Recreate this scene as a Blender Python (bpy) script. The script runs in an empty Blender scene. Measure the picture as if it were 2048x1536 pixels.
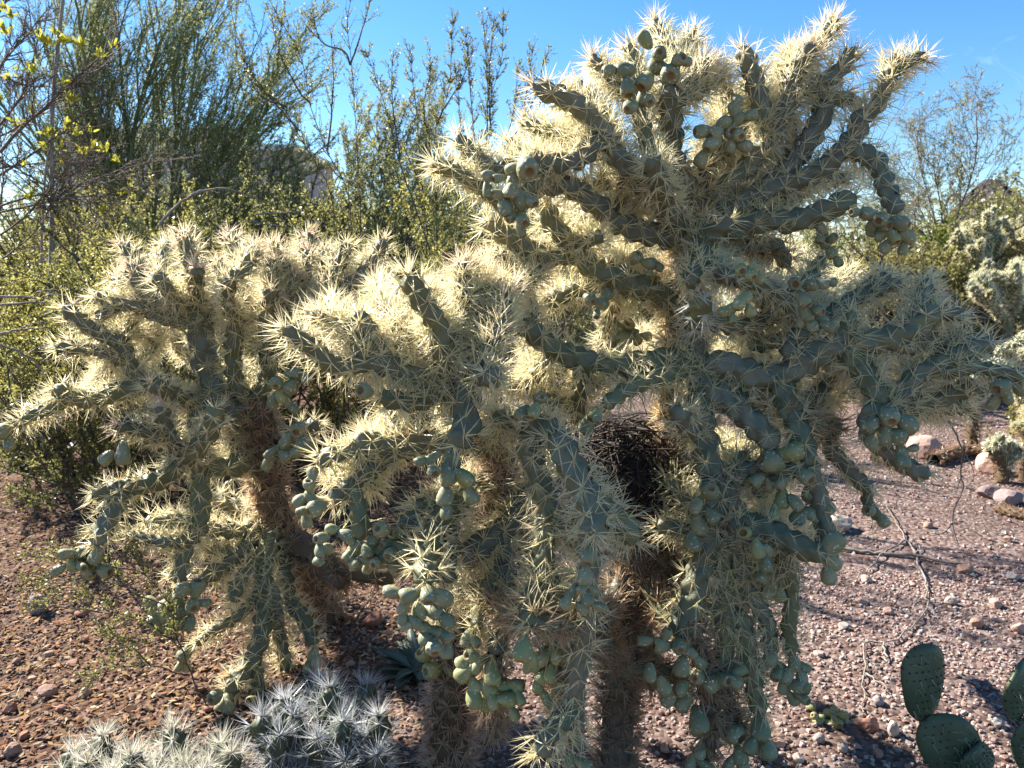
import bpy, math, random
import numpy as np
from mathutils import Vector, Matrix
R_ = math.radians
rng = np.random.default_rng(7)
random.seed(7)
scn = bpy.context.scene
COL = scn.collection

# ------------------------------------------------------------------ camera
CAM_H, PITCH, FPX = 1.5, R_(9.1), 1547.0
cd = bpy.data.cameras.new('camera'); cam = bpy.data.objects.new('camera', cd); COL.objects.link(cam)
cam.location = (0, 0, CAM_H); cam.rotation_euler = (R_(90) - PITCH, 0, 0)
cd.sensor_width = 36; cd.lens = 36 * FPX / 2048; cd.clip_start = .05; cd.clip_end = 3000
cd.dof.use_dof = True; cd.dof.focus_distance = 2.15; cd.dof.aperture_fstop = 7.0
scn.camera = cam
# ------------------------------------------------------------------ sky, sun, exposure
SUN_EL, SUN_AZ = R_(37), R_(-57)            # azimuth from +Y (into the picture), negative = to the left
w = bpy.data.worlds.new('World'); scn.world = w; w.use_nodes = True
nt = w.node_tree; nt.nodes.clear()
sky = nt.nodes.new('ShaderNodeTexSky'); sky.sky_type = 'NISHITA'; sky.sun_disc = False
sky.sun_elevation = SUN_EL; sky.sun_rotation = SUN_AZ; sky.altitude = 300; sky.air_density = 1.0; sky.dust_density = .15; sky.ozone_density = 4.0
bg = nt.nodes.new('ShaderNodeBackground'); bg.inputs[1].default_value = .065
ow = nt.nodes.new('ShaderNodeOutputWorld')
# thin cirrus wisps as part of the sky itself
tc = nt.nodes.new('ShaderNodeTexCoord'); mp = nt.nodes.new('ShaderNodeMapping'); mp.inputs['Scale'].default_value = (7, 7, 16)
mp.inputs['Rotation'].default_value = (.3, .5, .2)
nz = nt.nodes.new('ShaderNodeTexNoise'); nz.inputs['Scale'].default_value = 1.1; nz.inputs['Detail'].default_value = 7; nz.inputs['Roughness'].default_value = .62
nz.inputs['Distortion'].default_value = 1.0
cr = nt.nodes.new('ShaderNodeValToRGB'); cr.color_ramp.elements[0].position = .65; cr.color_ramp.elements[1].position = .95
cr.color_ramp.elements[1].color = (.3, .3, .3, 1)
mixc = nt.nodes.new('ShaderNodeMix'); mixc.data_type = 'RGBA'; mixc.inputs[7].default_value = (9, 10, 11, 1)
L = nt.links.new
L(tc.outputs['Generated'], mp.inputs[0]); L(mp.outputs[0], nz.inputs[0]); L(nz.outputs[0], cr.inputs[0])
L(cr.outputs[0], mixc.inputs[0]); L(sky.outputs[0], mixc.inputs[6]); hsv = nt.nodes.new('ShaderNodeHueSaturation'); hsv.inputs['Saturation'].default_value = 1.24
L(mixc.outputs[2], hsv.inputs['Color']); L(hsv.outputs[0], bg.inputs[0]); L(bg.outputs[0], ow.inputs[0])
sl = bpy.data.lights.new('sun', 'SUN'); sl.energy = 5.0; sl.angle = R_(.53); sl.color = (1, .945, .86)
sun = bpy.data.objects.new('sun', sl); COL.objects.link(sun)
SUNV = Vector((math.sin(SUN_AZ) * math.cos(SUN_EL), math.cos(SUN_AZ) * math.cos(SUN_EL), math.sin(SUN_EL)))
sun.rotation_euler = SUNV.to_track_quat('Z', 'Y').to_euler(); sun.location = SUNV * 20
vs = scn.view_settings; vs.view_transform = 'Standard'; vs.look = 'None'; vs.exposure = 1.78; vs.gamma = 1
scn.render.engine = 'CYCLES'; scn.cycles.max_bounces = 5; scn.cycles.diffuse_bounces = 4; scn.cycles.transmission_bounces = 3
scn.cycles.caustics_reflective = False; scn.cycles.caustics_refractive = False; scn.cycles.sample_clamp_indirect = 6; scn.cycles.use_denoising = True

# ------------------------------------------------------------------ pixel (2048 x 1536 photograph) -> world point at distance Y
CP, SP = math.cos(PITCH), math.sin(PITCH)
def ray(px, py):
    x, y = (px - 1024) / FPX, (768 - py) / FPX
    return np.array([x, CP + y * SP, -SP + y * CP])
def at(px, py, Y):
    d = ray(px, py); return np.array([0, 0, CAM_H]) + d * (Y / d[1])
def mpp(px, py, Y): return Y / ray(px, py)[1] / FPX           # metres per pixel there
def gh(x, y): return .025 * np.sin(x * .9 + .4) * np.sin(y * .7) + .012 * np.sin(x * 2.7 + y * 1.9)
def ground(px, py):
    d = ray(px, py); t = -CAM_H / d[2]
    for _ in range(4):
        p = np.array([0, 0, CAM_H]) + d * t; t = (gh(p[0], p[1]) - CAM_H) / d[2]
    p = np.array([0, 0, CAM_H]) + d * t; return p
def to_px(P):
    P = np.atleast_2d(P); q = P - np.array([0, 0, CAM_H])
    zf = q[:, 1] * CP - q[:, 2] * SP; yu = q[:, 1] * SP + q[:, 2] * CP
    return np.stack([1024 + FPX * q[:, 0] / zf, 768 - FPX * yu / zf], 1)

# ------------------------------------------------------------------ mesh helpers
def mesh_np(name, V, F, mats=(), smooth=True, col=None, midx=None):
    """V (n,3), F: (m,k) array or list of such arrays"""
    V = np.ascontiguousarray(V, np.float32)
    Fs = F if isinstance(F, list) else [F]
    Fs = [np.asarray(f, np.int32) for f in Fs if len(f)]
    me = bpy.data.meshes.new(name)
    me.vertices.add(len(V)); me.vertices.foreach_set('co', V.ravel())
    vi = np.concatenate([f.ravel() for f in Fs]); tot = np.concatenate([np.full(len(f), f.shape[1], np.int32) for f in Fs])
    st = np.concatenate([[0], np.cumsum(tot)[:-1]]).astype(np.int32)
    me.loops.add(len(vi)); me.loops.foreach_set('vertex_index', vi)
    me.polygons.add(len(tot)); me.polygons.foreach_set('loop_start', st)
    me.polygons.foreach_set('use_smooth', np.full(len(tot), bool(smooth)))
    if midx is not None: me.polygons.foreach_set('material_index', np.asarray(midx, np.int32))
    if col is not None:
        a = me.color_attributes.new('tint', 'FLOAT_COLOR', 'POINT')
        c = np.ones((len(V), 4), np.float32); c[:, :3] = col; a.data.foreach_set('color', c.ravel())
    me.update(calc_edges=True)
    for m in mats: me.materials.append(m)
    return me
def obj(name, me, parent=None, loc=(0, 0, 0), kind=None):
    o = bpy.data.objects.new(name, me); COL.objects.link(o); o.location = loc
    if parent is not None: o.parent = parent
    if kind: o['kind'] = kind
    return o
def tag(o, label, cat, group=None, kind=None):
    o['label'] = label; o['category'] = cat
    if group: o['group'] = group
    if kind: o['kind'] = kind
    return o
def thing(name, label, cat, loc=(0, 0, 0), group=None):
    o = bpy.data.objects.new(name, None); COL.objects.link(o); o.location = loc; o.empty_display_size = .1
    return tag(o, label, cat, group)

def catmull(P, n):
    """smooth curve through control points, n samples by arc length"""
    P = np.asarray(P, float)
    if len(P) == 2:
        t = np.linspace(0, 1, n)[:, None]; return P[0] * (1 - t) + P[1] * t
    Q = np.vstack([2 * P[0] - P[1], P, 2 * P[-1] - P[-2]])
    out = []
    for i in range(len(P) - 1):
        p0, p1, p2, p3 = Q[i:i + 4]; t = np.linspace(0, 1, 13)[:-1, None]
        out.append(.5 * (2 * p1 + (p2 - p0) * t + (2 * p0 - 5 * p1 + 4 * p2 - p3) * t ** 2 + (3 * p1 - p0 - 3 * p2 + p3) * t ** 3))
    C = np.vstack(out + [P[-1:]])
    s = np.concatenate([[0], np.cumsum(np.linalg.norm(np.diff(C, axis=0), axis=1))])
    u = np.linspace(0, s[-1], n)
    return np.stack([np.interp(u, s, C[:, k]) for k in range(C.shape[1])], 1)
def norm(v): return v / (np.linalg.norm(v, axis=-1, keepdims=True) + 1e-9)
def frames(C):
    T = norm(np.gradient(C, axis=0)); N = np.zeros_like(C)
    r = np.array([0, 0, 1.]) if abs(T[0, 2]) < .9 else np.array([1., 0, 0])
    v = norm(np.cross(T[0], r))
    for i in range(len(C)):
        v = norm(v - T[i] * np.dot(v, T[i])); N[i] = v
    return T, N, np.cross(T, N)
def tube(C, R, k=6, cap=True):
    """plain tapered tube: verts, quads"""
    C = np.asarray(C, float); n = len(C); R = np.broadcast_to(R, (n,))
    T, N, B = frames(C); a = np.arange(k) * 2 * np.pi / k
    V = (C[:, None] + R[:, None, None] * (np.cos(a)[None, :, None] * N[:, None] + np.sin(a)[None, :, None] * B[:, None])).reshape(-1, 3)
    i = np.arange(n - 1)[:, None] * k; j = np.arange(k)[None]; j2 = (j + 1) % k
    F = np.stack([i + j, i + j2, i + k + j2, i + k + j], -1).reshape(-1, 4)
    return V, F
class Batch:
    def __init__(s): s.V, s.F, s.C, s.n = [], [], [], 0
    def add(s, V, F, c=None):
        s.V.append(V); s.F.append(F + s.n); s.n += len(V)
        if c is not None: s.C.append(np.broadcast_to(c, (len(V), 3)))
        return s
    def mesh(s, name, mats, smooth=True):
        return mesh_np(name, np.vstack(s.V), np.vstack(s.F), mats, smooth, np.vstack(s.C) if s.C else None)

# ------------------------------------------------------------------ materials
def newmat(name):
    m = bpy.data.materials.new(name); m.use_nodes = True; n = m.node_tree; n.nodes.clear()
    return m, n, n.links.new, n.nodes.new('ShaderNodeOutputMaterial')
def ramp(n, stops):
    r = n.nodes.new('ShaderNodeValToRGB'); e = r.color_ramp.elements
    while len(e) < len(stops): e.new(.5)
    for x, (p, c) in zip(e, stops): x.position = p; x.color = (*c, 1) if len(c) == 3 else c
    return r
def noise(n, scale, detail=4, rough=.55, coord='Object', vec=None):
    t = n.nodes.new('ShaderNodeTexNoise'); t.inputs['Scale'].default_value = scale; t.inputs['Detail'].default_value = detail; t.inputs['Roughness'].default_value = rough
    c = n.nodes.new('ShaderNodeTexCoord'); n.links.new(c.outputs[coord], t.inputs[0]); return t
def mix(n, kind, f, a, b):
    m = n.nodes.new('ShaderNodeMix'); m.data_type = 'RGBA'; m.blend_type = kind
    for i, v in ((0, f), (6, a), (7, b)):
        if hasattr(v, 'links'): n.links.new(v, m.inputs[i])
        else: m.inputs[i].default_value = v if i == 0 else (*v, 1)
    return m.outputs[2]
def leafy(name, col, trans=.45, var=.25, gloss=.0, rough=.4, tint=False, obj_random=True):
    """diffuse + translucent thin tissue with per-piece colour variation"""
    m, n, l, o = newmat(name)
    if tint:
        a = n.nodes.new('ShaderNodeAttribute'); a.attribute_name = 'tint'; c = a.outputs[0]
    else:
        g = n.nodes.new('ShaderNodeNewGeometry')
        hs = n.nodes.new('ShaderNodeHueSaturation'); hs.inputs['Color'].default_value = (*col, 1)
        mr = n.nodes.new('ShaderNodeMapRange'); mr.inputs[3].default_value = 1 - var; mr.inputs[4].default_value = 1 + var
        l(g.outputs['Random Per Island'], mr.inputs[0]); l(mr.outputs[0], hs.inputs['Value']); c = hs.outputs[0]
    d = n.nodes.new('ShaderNodeBsdfDiffuse'); t = n.nodes.new('ShaderNodeBsdfTranslucent'); mx = n.nodes.new('ShaderNodeMixShader'); mx.inputs[0].default_value = trans
    l(c, d.inputs[0]); l(c, t.inputs[0]); l(d.outputs[0], mx.inputs[1]); l(t.outputs[0], mx.inputs[2]); out = mx.outputs[0]
    if gloss:
        gl = n.nodes.new('ShaderNodeBsdfGlossy'); gl.inputs['Roughness'].default_value = rough; m2 = n.nodes.new('ShaderNodeMixShader'); m2.inputs[0].default_value = gloss
        l(out, m2.inputs[1]); l(gl.outputs[0], m2.inputs[2]); out = m2.outputs[0]
    l(out, o.inputs[0]); return m
def bark(name, c1, c2, scale=30, rough=.85, bump=.4):
    m, n, l, o = newmat(name); t = noise(n, scale, 6); r = ramp(n, [(.35, c1), (.68, c2)]); p = n.nodes.new('ShaderNodeBsdfPrincipled')
    p.inputs['Roughness'].default_value = rough; l(t.outputs[0], r.inputs[0]); l(r.outputs[0], p.inputs[0])
    b = n.nodes.new('ShaderNodeBump'); b.inputs['Strength'].default_value = bump; b.inputs['Distance'].default_value = .004; l(t.outputs[0], b.inputs['Height']); l(b.outputs[0], p.inputs['Normal'])
    l(p.outputs[0], o.inputs[0]); return m
M = {}
def make_stem_mat(name, c1, c2, scar=.0, rough=.55):
    m, n, l, o = newmat(name); p = n.nodes.new('ShaderNodeBsdfPrincipled'); p.inputs['Roughness'].default_value = rough
    p.inputs['Specular IOR Level'].default_value = .35
    a = noise(n, 9, 5); r = ramp(n, [(.3, c1), (.7, c2)]); l(a.outputs[0], r.inputs[0]); c = r.outputs[0]
    at_ = n.nodes.new('ShaderNodeAttribute'); at_.attribute_name = 'tint'
    c = mix(n, 'MULTIPLY', 1.0, c, at_.outputs[0])
    if scar:
        b = noise(n, 26, 6, .7); r2 = ramp(n, [(scar, (0, 0, 0)), (scar + .03, (1, 1, 1))]); l(b.outputs[0], r2.inputs[0])
        c = mix(n, 'MIX', r2.outputs[0], c, (.02, .016, .013))
    l(c, p.inputs[0])
    f = noise(n, 130, 3); bp = n.nodes.new('ShaderNodeBump'); bp.inputs['Strength'].default_value = .25; bp.inputs['Distance'].default_value = .002
    l(f.outputs[0], bp.inputs['Height']); l(bp.outputs[0], p.inputs['Normal']); l(p.outputs[0], o.inputs[0]); return m
M['stem'] = make_stem_mat('cactus_stem', (.128, .132, .075), (.18, .18, .11), .67)
M['silver_stem'] = make_stem_mat('silver_cholla_stem', (.045, .055, .03), (.08, .09, .05), .0)
M['old_stem'] = make_stem_mat('old_cactus_stem', (.10, .068, .042), (.16, .112, .07), .6, .85)
M['spine'] = leafy('cholla_spine', (1, 1, 1), .62, gloss=.05, rough=.3, tint=True)
def make_fruit_mat(name, c1, c2):
    m, n, l, o = newmat(name); p = n.nodes.new('ShaderNodeBsdfPrincipled'); p.inputs['Roughness'].default_value = .55; p.inputs['Specular IOR Level'].default_value = .4
    oi = n.nodes.new('ShaderNodeObjectInfo'); r0 = ramp(n, [(0, c1), (1, c2)]); l(oi.outputs['Random'], r0.inputs[0])
    a = noise(n, 2.2, 4); r = ramp(n, [(.3, (.75, .8, .7)), (.72, (1.1, 1.05, 1.0))]); l(a.outputs[0], r.inputs[0]); c = mix(n, 'MULTIPLY', 1.0, r0.outputs[0], r.outputs[0])
    v = n.nodes.new('ShaderNodeTexVoronoi'); v.inputs['Scale'].default_value = 5.5; tc = n.nodes.new('ShaderNodeTexCoord'); l(tc.outputs['Object'], v.inputs[0])
    rv = ramp(n, [(.2, (1, 1, 1)), (.27, (0, 0, 0))]); l(v.outputs['Distance'], rv.inputs[0])
    c = mix(n, 'MIX', rv.outputs[0], c, (.5, .5, .4))                       # woolly areole dots
    s = noise(n, 1.6, 5, .7); rs = ramp(n, [(.66, (0, 0, 0)), (.70, (1, 1, 1))]); l(s.outputs[0], rs.inputs[0])
    c = mix(n, 'MIX', rs.outputs[0], c, (.13, .09, .06))                     # corky scars
    at_ = n.nodes.new('ShaderNodeAttribute'); at_.attribute_name = 'tint'    # dry flower scar in the cup
    c = mix(n, 'MIX', at_.outputs[0], c, (.20, .115, .04))
    l(c, p.inputs[0]); bp = n.nodes.new('ShaderNodeBump'); bp.inputs['Strength'].default_value = .35; bp.inputs['Distance'].default_value = .05
    l(rv.outputs[0], bp.inputs['Height']); l(bp.outputs[0], p.inputs['Normal']); l(p.outputs[0], o.inputs[0]); return m
M['fruit'] = make_fruit_mat('chain_fruit', (.205, .215, .12), (.30, .29, .17))
M['fruit_yellow'] = make_fruit_mat('ripe_chain_fruit', (.26, .27, .115), (.33, .32, .15))
# ------------------------------------------------------------------ chain-fruit cholla builder
GOLD = 2.399963
def lattice(L, R, pitch):
    d = pitch * R; k = np.arange(int(L / d) + 1); return k * d, k * GOLD, d
def stem_mesh(C, R, L, rng, knob=.22, pitch=.17, k=16, dome=True):
    """knobbly joint: ring grid pushed out at spirally set tubercles, domed tip"""
    n = len(C); T, N, B = frames(C); s = np.linspace(0, L, n); Rm = float(np.mean(R))
    sk, ak, d = lattice(L, Rm, pitch); th = np.arange(k) * 2 * np.pi / k
    win = int(1.9 * Rm / d) + 1
    k0 = np.clip(np.round((s + .4 * Rm) / d).astype(int), 0, None)
    idx = k0[:, None] + np.arange(-win, win + 1)[None]              # (n,K)
    dv = s[:, None] + .42 * Rm - idx * d; da = th[None, :, None] - (idx * GOLD)[:, None, :]
    da = (da + np.pi) % (2 * np.pi) - np.pi
    e = (da * Rm / (.52 * Rm)) ** 2 + (dv[:, None] / (.8 * Rm)) ** 2
    b = np.exp(-1.1 * e ** 1.3).max(-1)
    rr = R.copy()
    if dome:
        u = np.clip((s - (L - .9 * Rm)) / (.9 * Rm), 0, 1); rr = rr * np.sqrt(np.clip(1 - u ** 2 * .96, .02, 1))
    rad = rr[:, None] * (1 - knob * .75 + knob * 1.25 * b)
    V = C[:, None] + rad[..., None] * (np.cos(th)[None, :, None] * N[:, None] + np.sin(th)[None, :, None] * B[:, None])
    V = np.vstack([V.reshape(-1, 3), C[-1:] + T[-1:] * Rm * .04])
    i = np.arange(n - 1)[:, None] * k; j = np.arange(k)[None]; j2 = (j + 1) % k
    F = np.stack([i + j, i + j2, i + k + j2, i + k + j], -1).reshape(-1, 4)
    q = (n - 1) * k; cap = np.stack([q + np.arange(k), q + (np.arange(k) + 1) % k, np.full(k, n * k)], -1)
    return V, [F, cap], (T, N, B, s, sk, ak, rr, Rm)
def spine_mesh(C, R, L, info, rng, per, slen, wid, base_col, tip_col=None, dense_tip=6, fwd=.25, spread=(.3, 1.0), old=False, knob=.22, low=False):
    T, N, B, s, sk, ak, rr, Rm = info
    # areoles
    f = lambda A: np.stack([np.interp(sk, s, A[:, i]) for i in range(3)], 1)
    c, t, nn, bb = f(C), norm(f(T)), f(N), f(B); r = np.interp(sk, s, rr)
    u = np.clip((sk - (L - .9 * Rm)) / (.9 * Rm), 0, 1)[:, None]
    rad = np.cos(ak)[:, None] * nn + np.sin(ak)[:, None] * bb; side = -np.sin(ak)[:, None] * nn + np.cos(ak)[:, None] * bb
    P = c + rad * (r * (1 + knob * .35))[:, None]; nor = norm(rad * (1 - .8 * u) + t * u)
    cnt = rng.poisson(per, len(sk)); cnt = np.clip(cnt, 3 if per > 4 else 0, None)
    rep = np.repeat(np.arange(len(sk)), cnt)
    P, nor, tt, sd = P[rep], nor[rep], t[rep], side[rep]; uu = u[rep, 0]
    if dense_tip:                                                     # young tuft at the growing tip
        m = dense_tip; P = np.vstack([P, np.repeat(C[-1:] - T[-1:] * Rm * .1, m, 0)]); nor = np.vstack([nor, np.repeat(T[-1:], m, 0)])
        tt = np.vstack([tt, np.repeat(N[-1:], m, 0)]); sd = np.vstack([sd, np.repeat(B[-1:], m, 0)]); uu = np.concatenate([uu, np.ones(m)])
        rep = np.concatenate([rep, np.full(m, len(sk) - 1)])
    q = len(P); psi = rng.uniform(0, 2 * np.pi, q); a = rng.uniform(*spread, q)
    D = norm(nor * rng.uniform(.25, 1.0, q)[:, None] + a[:, None] * (np.cos(psi)[:, None] * tt + np.sin(psi)[:, None] * sd) + fwd * tt * (1 - uu)[:, None])
    ln = slen * rng.uniform(.45, 1.05, q) ** .8
    X = norm(np.cross(D, rng.normal(size=(q, 3)))); Y = np.cross(D, X)
    P = P + sd * rng.normal(0, .0015, q)[:, None] + tt * rng.normal(0, .0015, q)[:, None]
    w_ = wid * rng.uniform(.75, 1.15, q)
    an = [0, 2.094, 4.189]
    V = np.empty((q, 7, 3))
    for i, g in enumerate(an):
        o_ = (np.cos(g) * X + np.sin(g) * Y)
        V[:, i] = P + o_ * (w_ * .8)[:, None]; V[:, 3 + i] = P + D * (ln * .55)[:, None] + o_ * (w_ * .9)[:, None]
    V[:, 6] = P + D * ln[:, None]
    b = np.arange(q)[:, None] * 7
    Q = np.concatenate([b + np.array([[i, (i + 1) % 3, 3 + (i + 1) % 3, 3 + i]]) for i in range(3)])
    Tn = np.concatenate([b + np.array([[3 + i, 3 + (i + 1) % 3, 6]]) for i in range(3)])
    col = np.array(base_col)[None] * rng.uniform(.85, 1.08, q)[:, None] * (1 + rng.normal(0, .05, (q, 3)) * np.array([.5, .6, 1.2]))
    if tip_col is not None:
        f_ = (np.clip((s_at := sk[rep]) - (L - 2.2 * Rm), 0, None) / (2.2 * Rm)) * rng.uniform(.0, 1.0, q)
        col = col * (1 - f_[:, None]) + np.array(tip_col)[None] * f_[:, None]
    col = np.clip(col, .02, .97)
    if low:
        V = V[:, [0, 1, 2, 6]]; b = np.arange(q)[:, None] * 4; Tn = np.concatenate([b + np.array([[i, (i + 1) % 3, 3]]) for i in range(2)]); return V.reshape(-1, 3), [Tn], np.repeat(col, 4, 0)   # folded papery sheath, open on one side
    return V.reshape(-1, 3), [Q, Tn], np.repeat(col, 7, 0)

CREAM, TAN, PINK, WHITE = (.93, .84, .57), (.62, .47, .31), (.80, .58, .48), (.93, .92, .88)
def fruit_mesh(name, mat, prof, lob, seed):
    r = np.random.default_rng(seed); k = 12; z = np.array([p[0] for p in prof]); rad = np.array([p[1] for p in prof]); n = len(z)
    th = np.arange(k) * 2 * np.pi / k; ph = r.uniform(0, 6, 3)
    mod = 1 + lob * np.sin(3 * th[None] + 3 * z[:, None] + ph[0]) + lob * .8 * np.sin(5 * th[None] - 5 * z[:, None] + ph[1])
    x = rad[:, None] * mod * np.cos(th); y = rad[:, None] * mod * np.sin(th); bend = .06 * np.sin(2 * z + ph[2])
    V = np.stack([x + bend[:, None], y, np.broadcast_to(z[:, None], x.shape)], -1).reshape(-1, 3)
    V = np.vstack([V, [[bend[0], 0, z[0] - .01]], [[bend[-1], 0, z[-1] - .01]]])
    i = np.arange(n - 1)[:, None] * k; j = np.arange(k)[None]; j2 = (j + 1) % k
    F = np.stack([i + j, i + j2, i + k + j2, i + k + j], -1).reshape(-1, 4); jj = np.arange(k)
    c0 = np.stack([(jj + 1) % k, jj, np.full(k, n * k)], -1); c1 = np.stack([(n - 1) * k + jj, (n - 1) * k + (jj + 1) % k, np.full(k, n * k + 1)], -1)
    cup = np.zeros((n, k)); cup[-2:] = 1; cup[-3] = .45; t = np.concatenate([cup.ravel(), [0, 1]])
    return mesh_np(name, V, [F, c0, c1], [mat], True, np.repeat(t[:, None], 3, 1))
PROF = [
    [(-.5, .08), (-.42, .16), (-.25, .24), (0, .335), (.22, .37), (.4, .33), (.48, .25), (.5, .19), (.44, .14), (.36, .08)],
    [(-.5, .09), (-.40, .19), (-.2, .29), (.05, .35), (.26, .34), (.42, .27), (.49, .19), (.5, .14), (.47, .10), (.42, .05)],
    [(-.5, .08), (-.36, .2), (-.15, .32), (.08, .40), (.28, .40), (.42, .34), (.49, .24), (.5, .18), (.46, .13), (.4, .07)],
    [(-.5, .07), (-.42, .13), (-.25, .19), (0, .255), (.22, .275), (.4, .26), (.48, .21), (.5, .17), (.42, .12), (.34, .07)]]
FRUITS = {mt: [fruit_mesh('fruit', M[mt], p, .02 + .012 * (i % 3), i) for i, p in enumerate(PROF + PROF[:2])] for mt in ('fruit', 'fruit_yellow')}

class Cholla:
    def __init__(s, label, base, seed, group=None, slen=.062, wid=.0017, name='chain_fruit_cholla', cat='cactus', per=11, mat='stem', low=True):
        s.low = low
        s.root = thing(name, label, cat, base, group); s.B = np.array(base); s.rng = np.random.default_rng(seed)
        s.px, s.P, s.slen, s.wid, s.per, s.mat, s.fr = [], [], slen, wid, per, mat, []
    def nearest(s, x, y):
        px = np.vstack(s.px); P = np.vstack(s.P); d = np.hypot(px[:, 0] - x, px[:, 1] - y); i = d.argmin(); return d[i], px[i], P[i]
    def stem(s, pts, w=46, dY=0., Y=None, w2=None, name='stem', col=CREAM, tip=None, per=None, slen=None, old=False, knob=.5, spines=True, dome=True, wid=None, pitch=.28, fwd=.22, bare=False, tipn=14):
        pts = [tuple(map(float, p)) for p in pts]
        if Y is None:
            d, bp, bP = s.nearest(*pts[0]); Yb = bP[1]
            if d > 6: pts = [(float(bp[0]), float(bp[1]))] + pts
            seg = np.concatenate([[0], np.cumsum([math.hypot(b[0] - a[0], b[1] - a[1]) for a, b in zip(pts, pts[1:])])]); u = seg / seg[-1]
            Ys = Yb + dY * u
        else: Ys = np.asarray(Y, float)
        P = np.array([at(x, y, yy) for (x, y), yy in zip(pts, Ys)])
        sc = np.mean([mpp(x, y, yy) for (x, y), yy in zip(pts, Ys)])
        w = w * .97; w2 = None if w2 is None else w2 * .97
        L = float(np.linalg.norm(np.diff(P, axis=0), axis=1).sum()); Rm = w / 2 * sc
        n = int(np.clip(L / (.27 * Rm), 8, 130)); C = catmull(P, n)
        # slight wander so that no joint is a perfect sweep
        if not old and L > 3 * Rm:
            fr_ = frames(C); uu = np.linspace(0, 1, n); ph = s.rng.uniform(0, 6, 2); am = .10 * Rm * np.sin(uu * np.pi)
            C = C + (am * np.sin(uu * 5 + ph[0]))[:, None] * fr_[1] + (am * np.sin(uu * 4 + ph[1]))[:, None] * fr_[2]
        uu = np.linspace(0, 1, n); w2 = w * .86 if w2 is None else w2
        R = (w + (w2 - w) * uu) / 2 * sc
        jl = 5.5 * Rm
        if not old and L > 8 * Rm:                                    # joints pinch where one segment grew from the last
            nj = max(2, round(L / jl / 1.4)); R = R * (1 - .16 * np.exp(-(((uu * nj + .5) % 1 - .5) / .1) ** 2) * (uu * nj > .5) * (uu * nj < nj - .5))
        R = R * (1 - .3 * np.exp(-uu * L / (.5 * Rm))) if not old else R
        V, F, info = stem_mesh(C, R, L, s.rng, knob, pitch, 18 if w > 38 else 13, dome)
        tn = s.rng.uniform(.85, 1.12) * np.array([1, s.rng.uniform(.97, 1.03), s.rng.uniform(.85, 1.2)])
        me = mesh_np(name, V - s.B, F, [M['old_stem' if old else s.mat]], True, np.broadcast_to(tn, V.shape))
        o = obj(name, me, s.root)
        if spines:
            V, F, c = spine_mesh(C, R, L, info, s.rng, (per or s.per) * (1.15 if old else .92), (slen or s.slen) * 1.06, (wid or s.wid) * (1.7 if old else 1.2), col, tip, dense_tip=0 if not dome else tipn, knob=knob, fwd=fwd, low=s.low)
            obj('spines', mesh_np('spines', V - s.B, F, [M['spine']], False, c), o, kind='stuff')
        s.P.append(C[2:] if n > 6 else C); s.px.append(to_px(s.P[-1])); return C[-1]
    def fruits(s, pts, size=44, dY=-.02, yellow=False, jit=.014, down=.25):
        """cluster of fruits, each hung from the nearest one before it (or from the stem)"""
        x, y = pts[0][:2]; px = np.vstack(s.px); PP = np.vstack(s.P); d = np.hypot(px[:, 0] - x, px[:, 1] - y)
        c_ = np.where(d < max(d.min() + 1, 38))[0]; i = c_[PP[c_, 1].argmin()]; bp, bP = px[i], PP[i]; have = [(np.array(bP), bp, True)]
        for q in pts:
            x, y = q[:2]; sz = q[2] if len(q) > 2 else size * s.rng.uniform(.85, 1.12)
            Y = bP[1] + dY + s.rng.normal(0, jit); c = at(x, y, Y)
            j = min(have, key=lambda h: np.linalg.norm(h[0] - c)); v = c - j[0]
            d = norm(norm(v) + np.array([0, -.25, -down]) + s.rng.normal(0, .18, 3))
            mt = 'fruit_yellow' if (yellow or s.rng.random() < .06) else 'fruit'
            o = bpy.data.objects.new('fruit', FRUITS[mt][s.rng.integers(0, 6)]); COL.objects.link(o); o.parent = s.root
            o.location = c - s.B; o.rotation_mode = 'QUATERNION'; o.rotation_quaternion = Vector(d).to_track_quat('Z', 'Y') @ Matrix.Rotation(s.rng.uniform(0, 6.28), 4, 'Z').to_quaternion()
            k = sz * .95 * mpp(x, y, Y); o.scale = (k * s.rng.uniform(.9, 1.1), k * s.rng.uniform(.9, 1.1), k); have.append((c, (x, y), False)); s.fr.append(o)
    def fill(s, n, cx, cy, rx, ry, dY, w=34, up=.6, ln=(70, 130), **kw):
        """side joints on the far and near side of the crown, grown from what is already there"""
        for _ in range(max(1, int(n * .8))):
            a = s.rng.uniform(0, 6.28); r = math.sqrt(s.rng.random()); x, y = cx + rx * r * math.cos(a), cy + ry * r * math.sin(a)
            d, bp, bP = s.nearest(x, y); l = s.rng.uniform(*ln)
            ang = math.atan2(y - bp[1], x - bp[0]) if d > 10 else s.rng.uniform(-3.1, 0)
            dx, dy = math.cos(ang) * (1 - up), math.sin(ang) * (1 - up) - up; h = math.hypot(dx, dy) + 1e-6; dx, dy = dx / h, dy / h
            p0 = bp; p1 = (bp[0] + (x - bp[0]) * .5 + dx * l * .3, bp[1] + (y - bp[1]) * .5 + dy * l * .3); p2 = (p1[0] + dx * l * .7, p1[1] + dy * l * .7)
            s.stem([tuple(p0), p1, p2], w * s.rng.uniform(.85, 1.1), s.rng.uniform(*dY), **kw)
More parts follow.
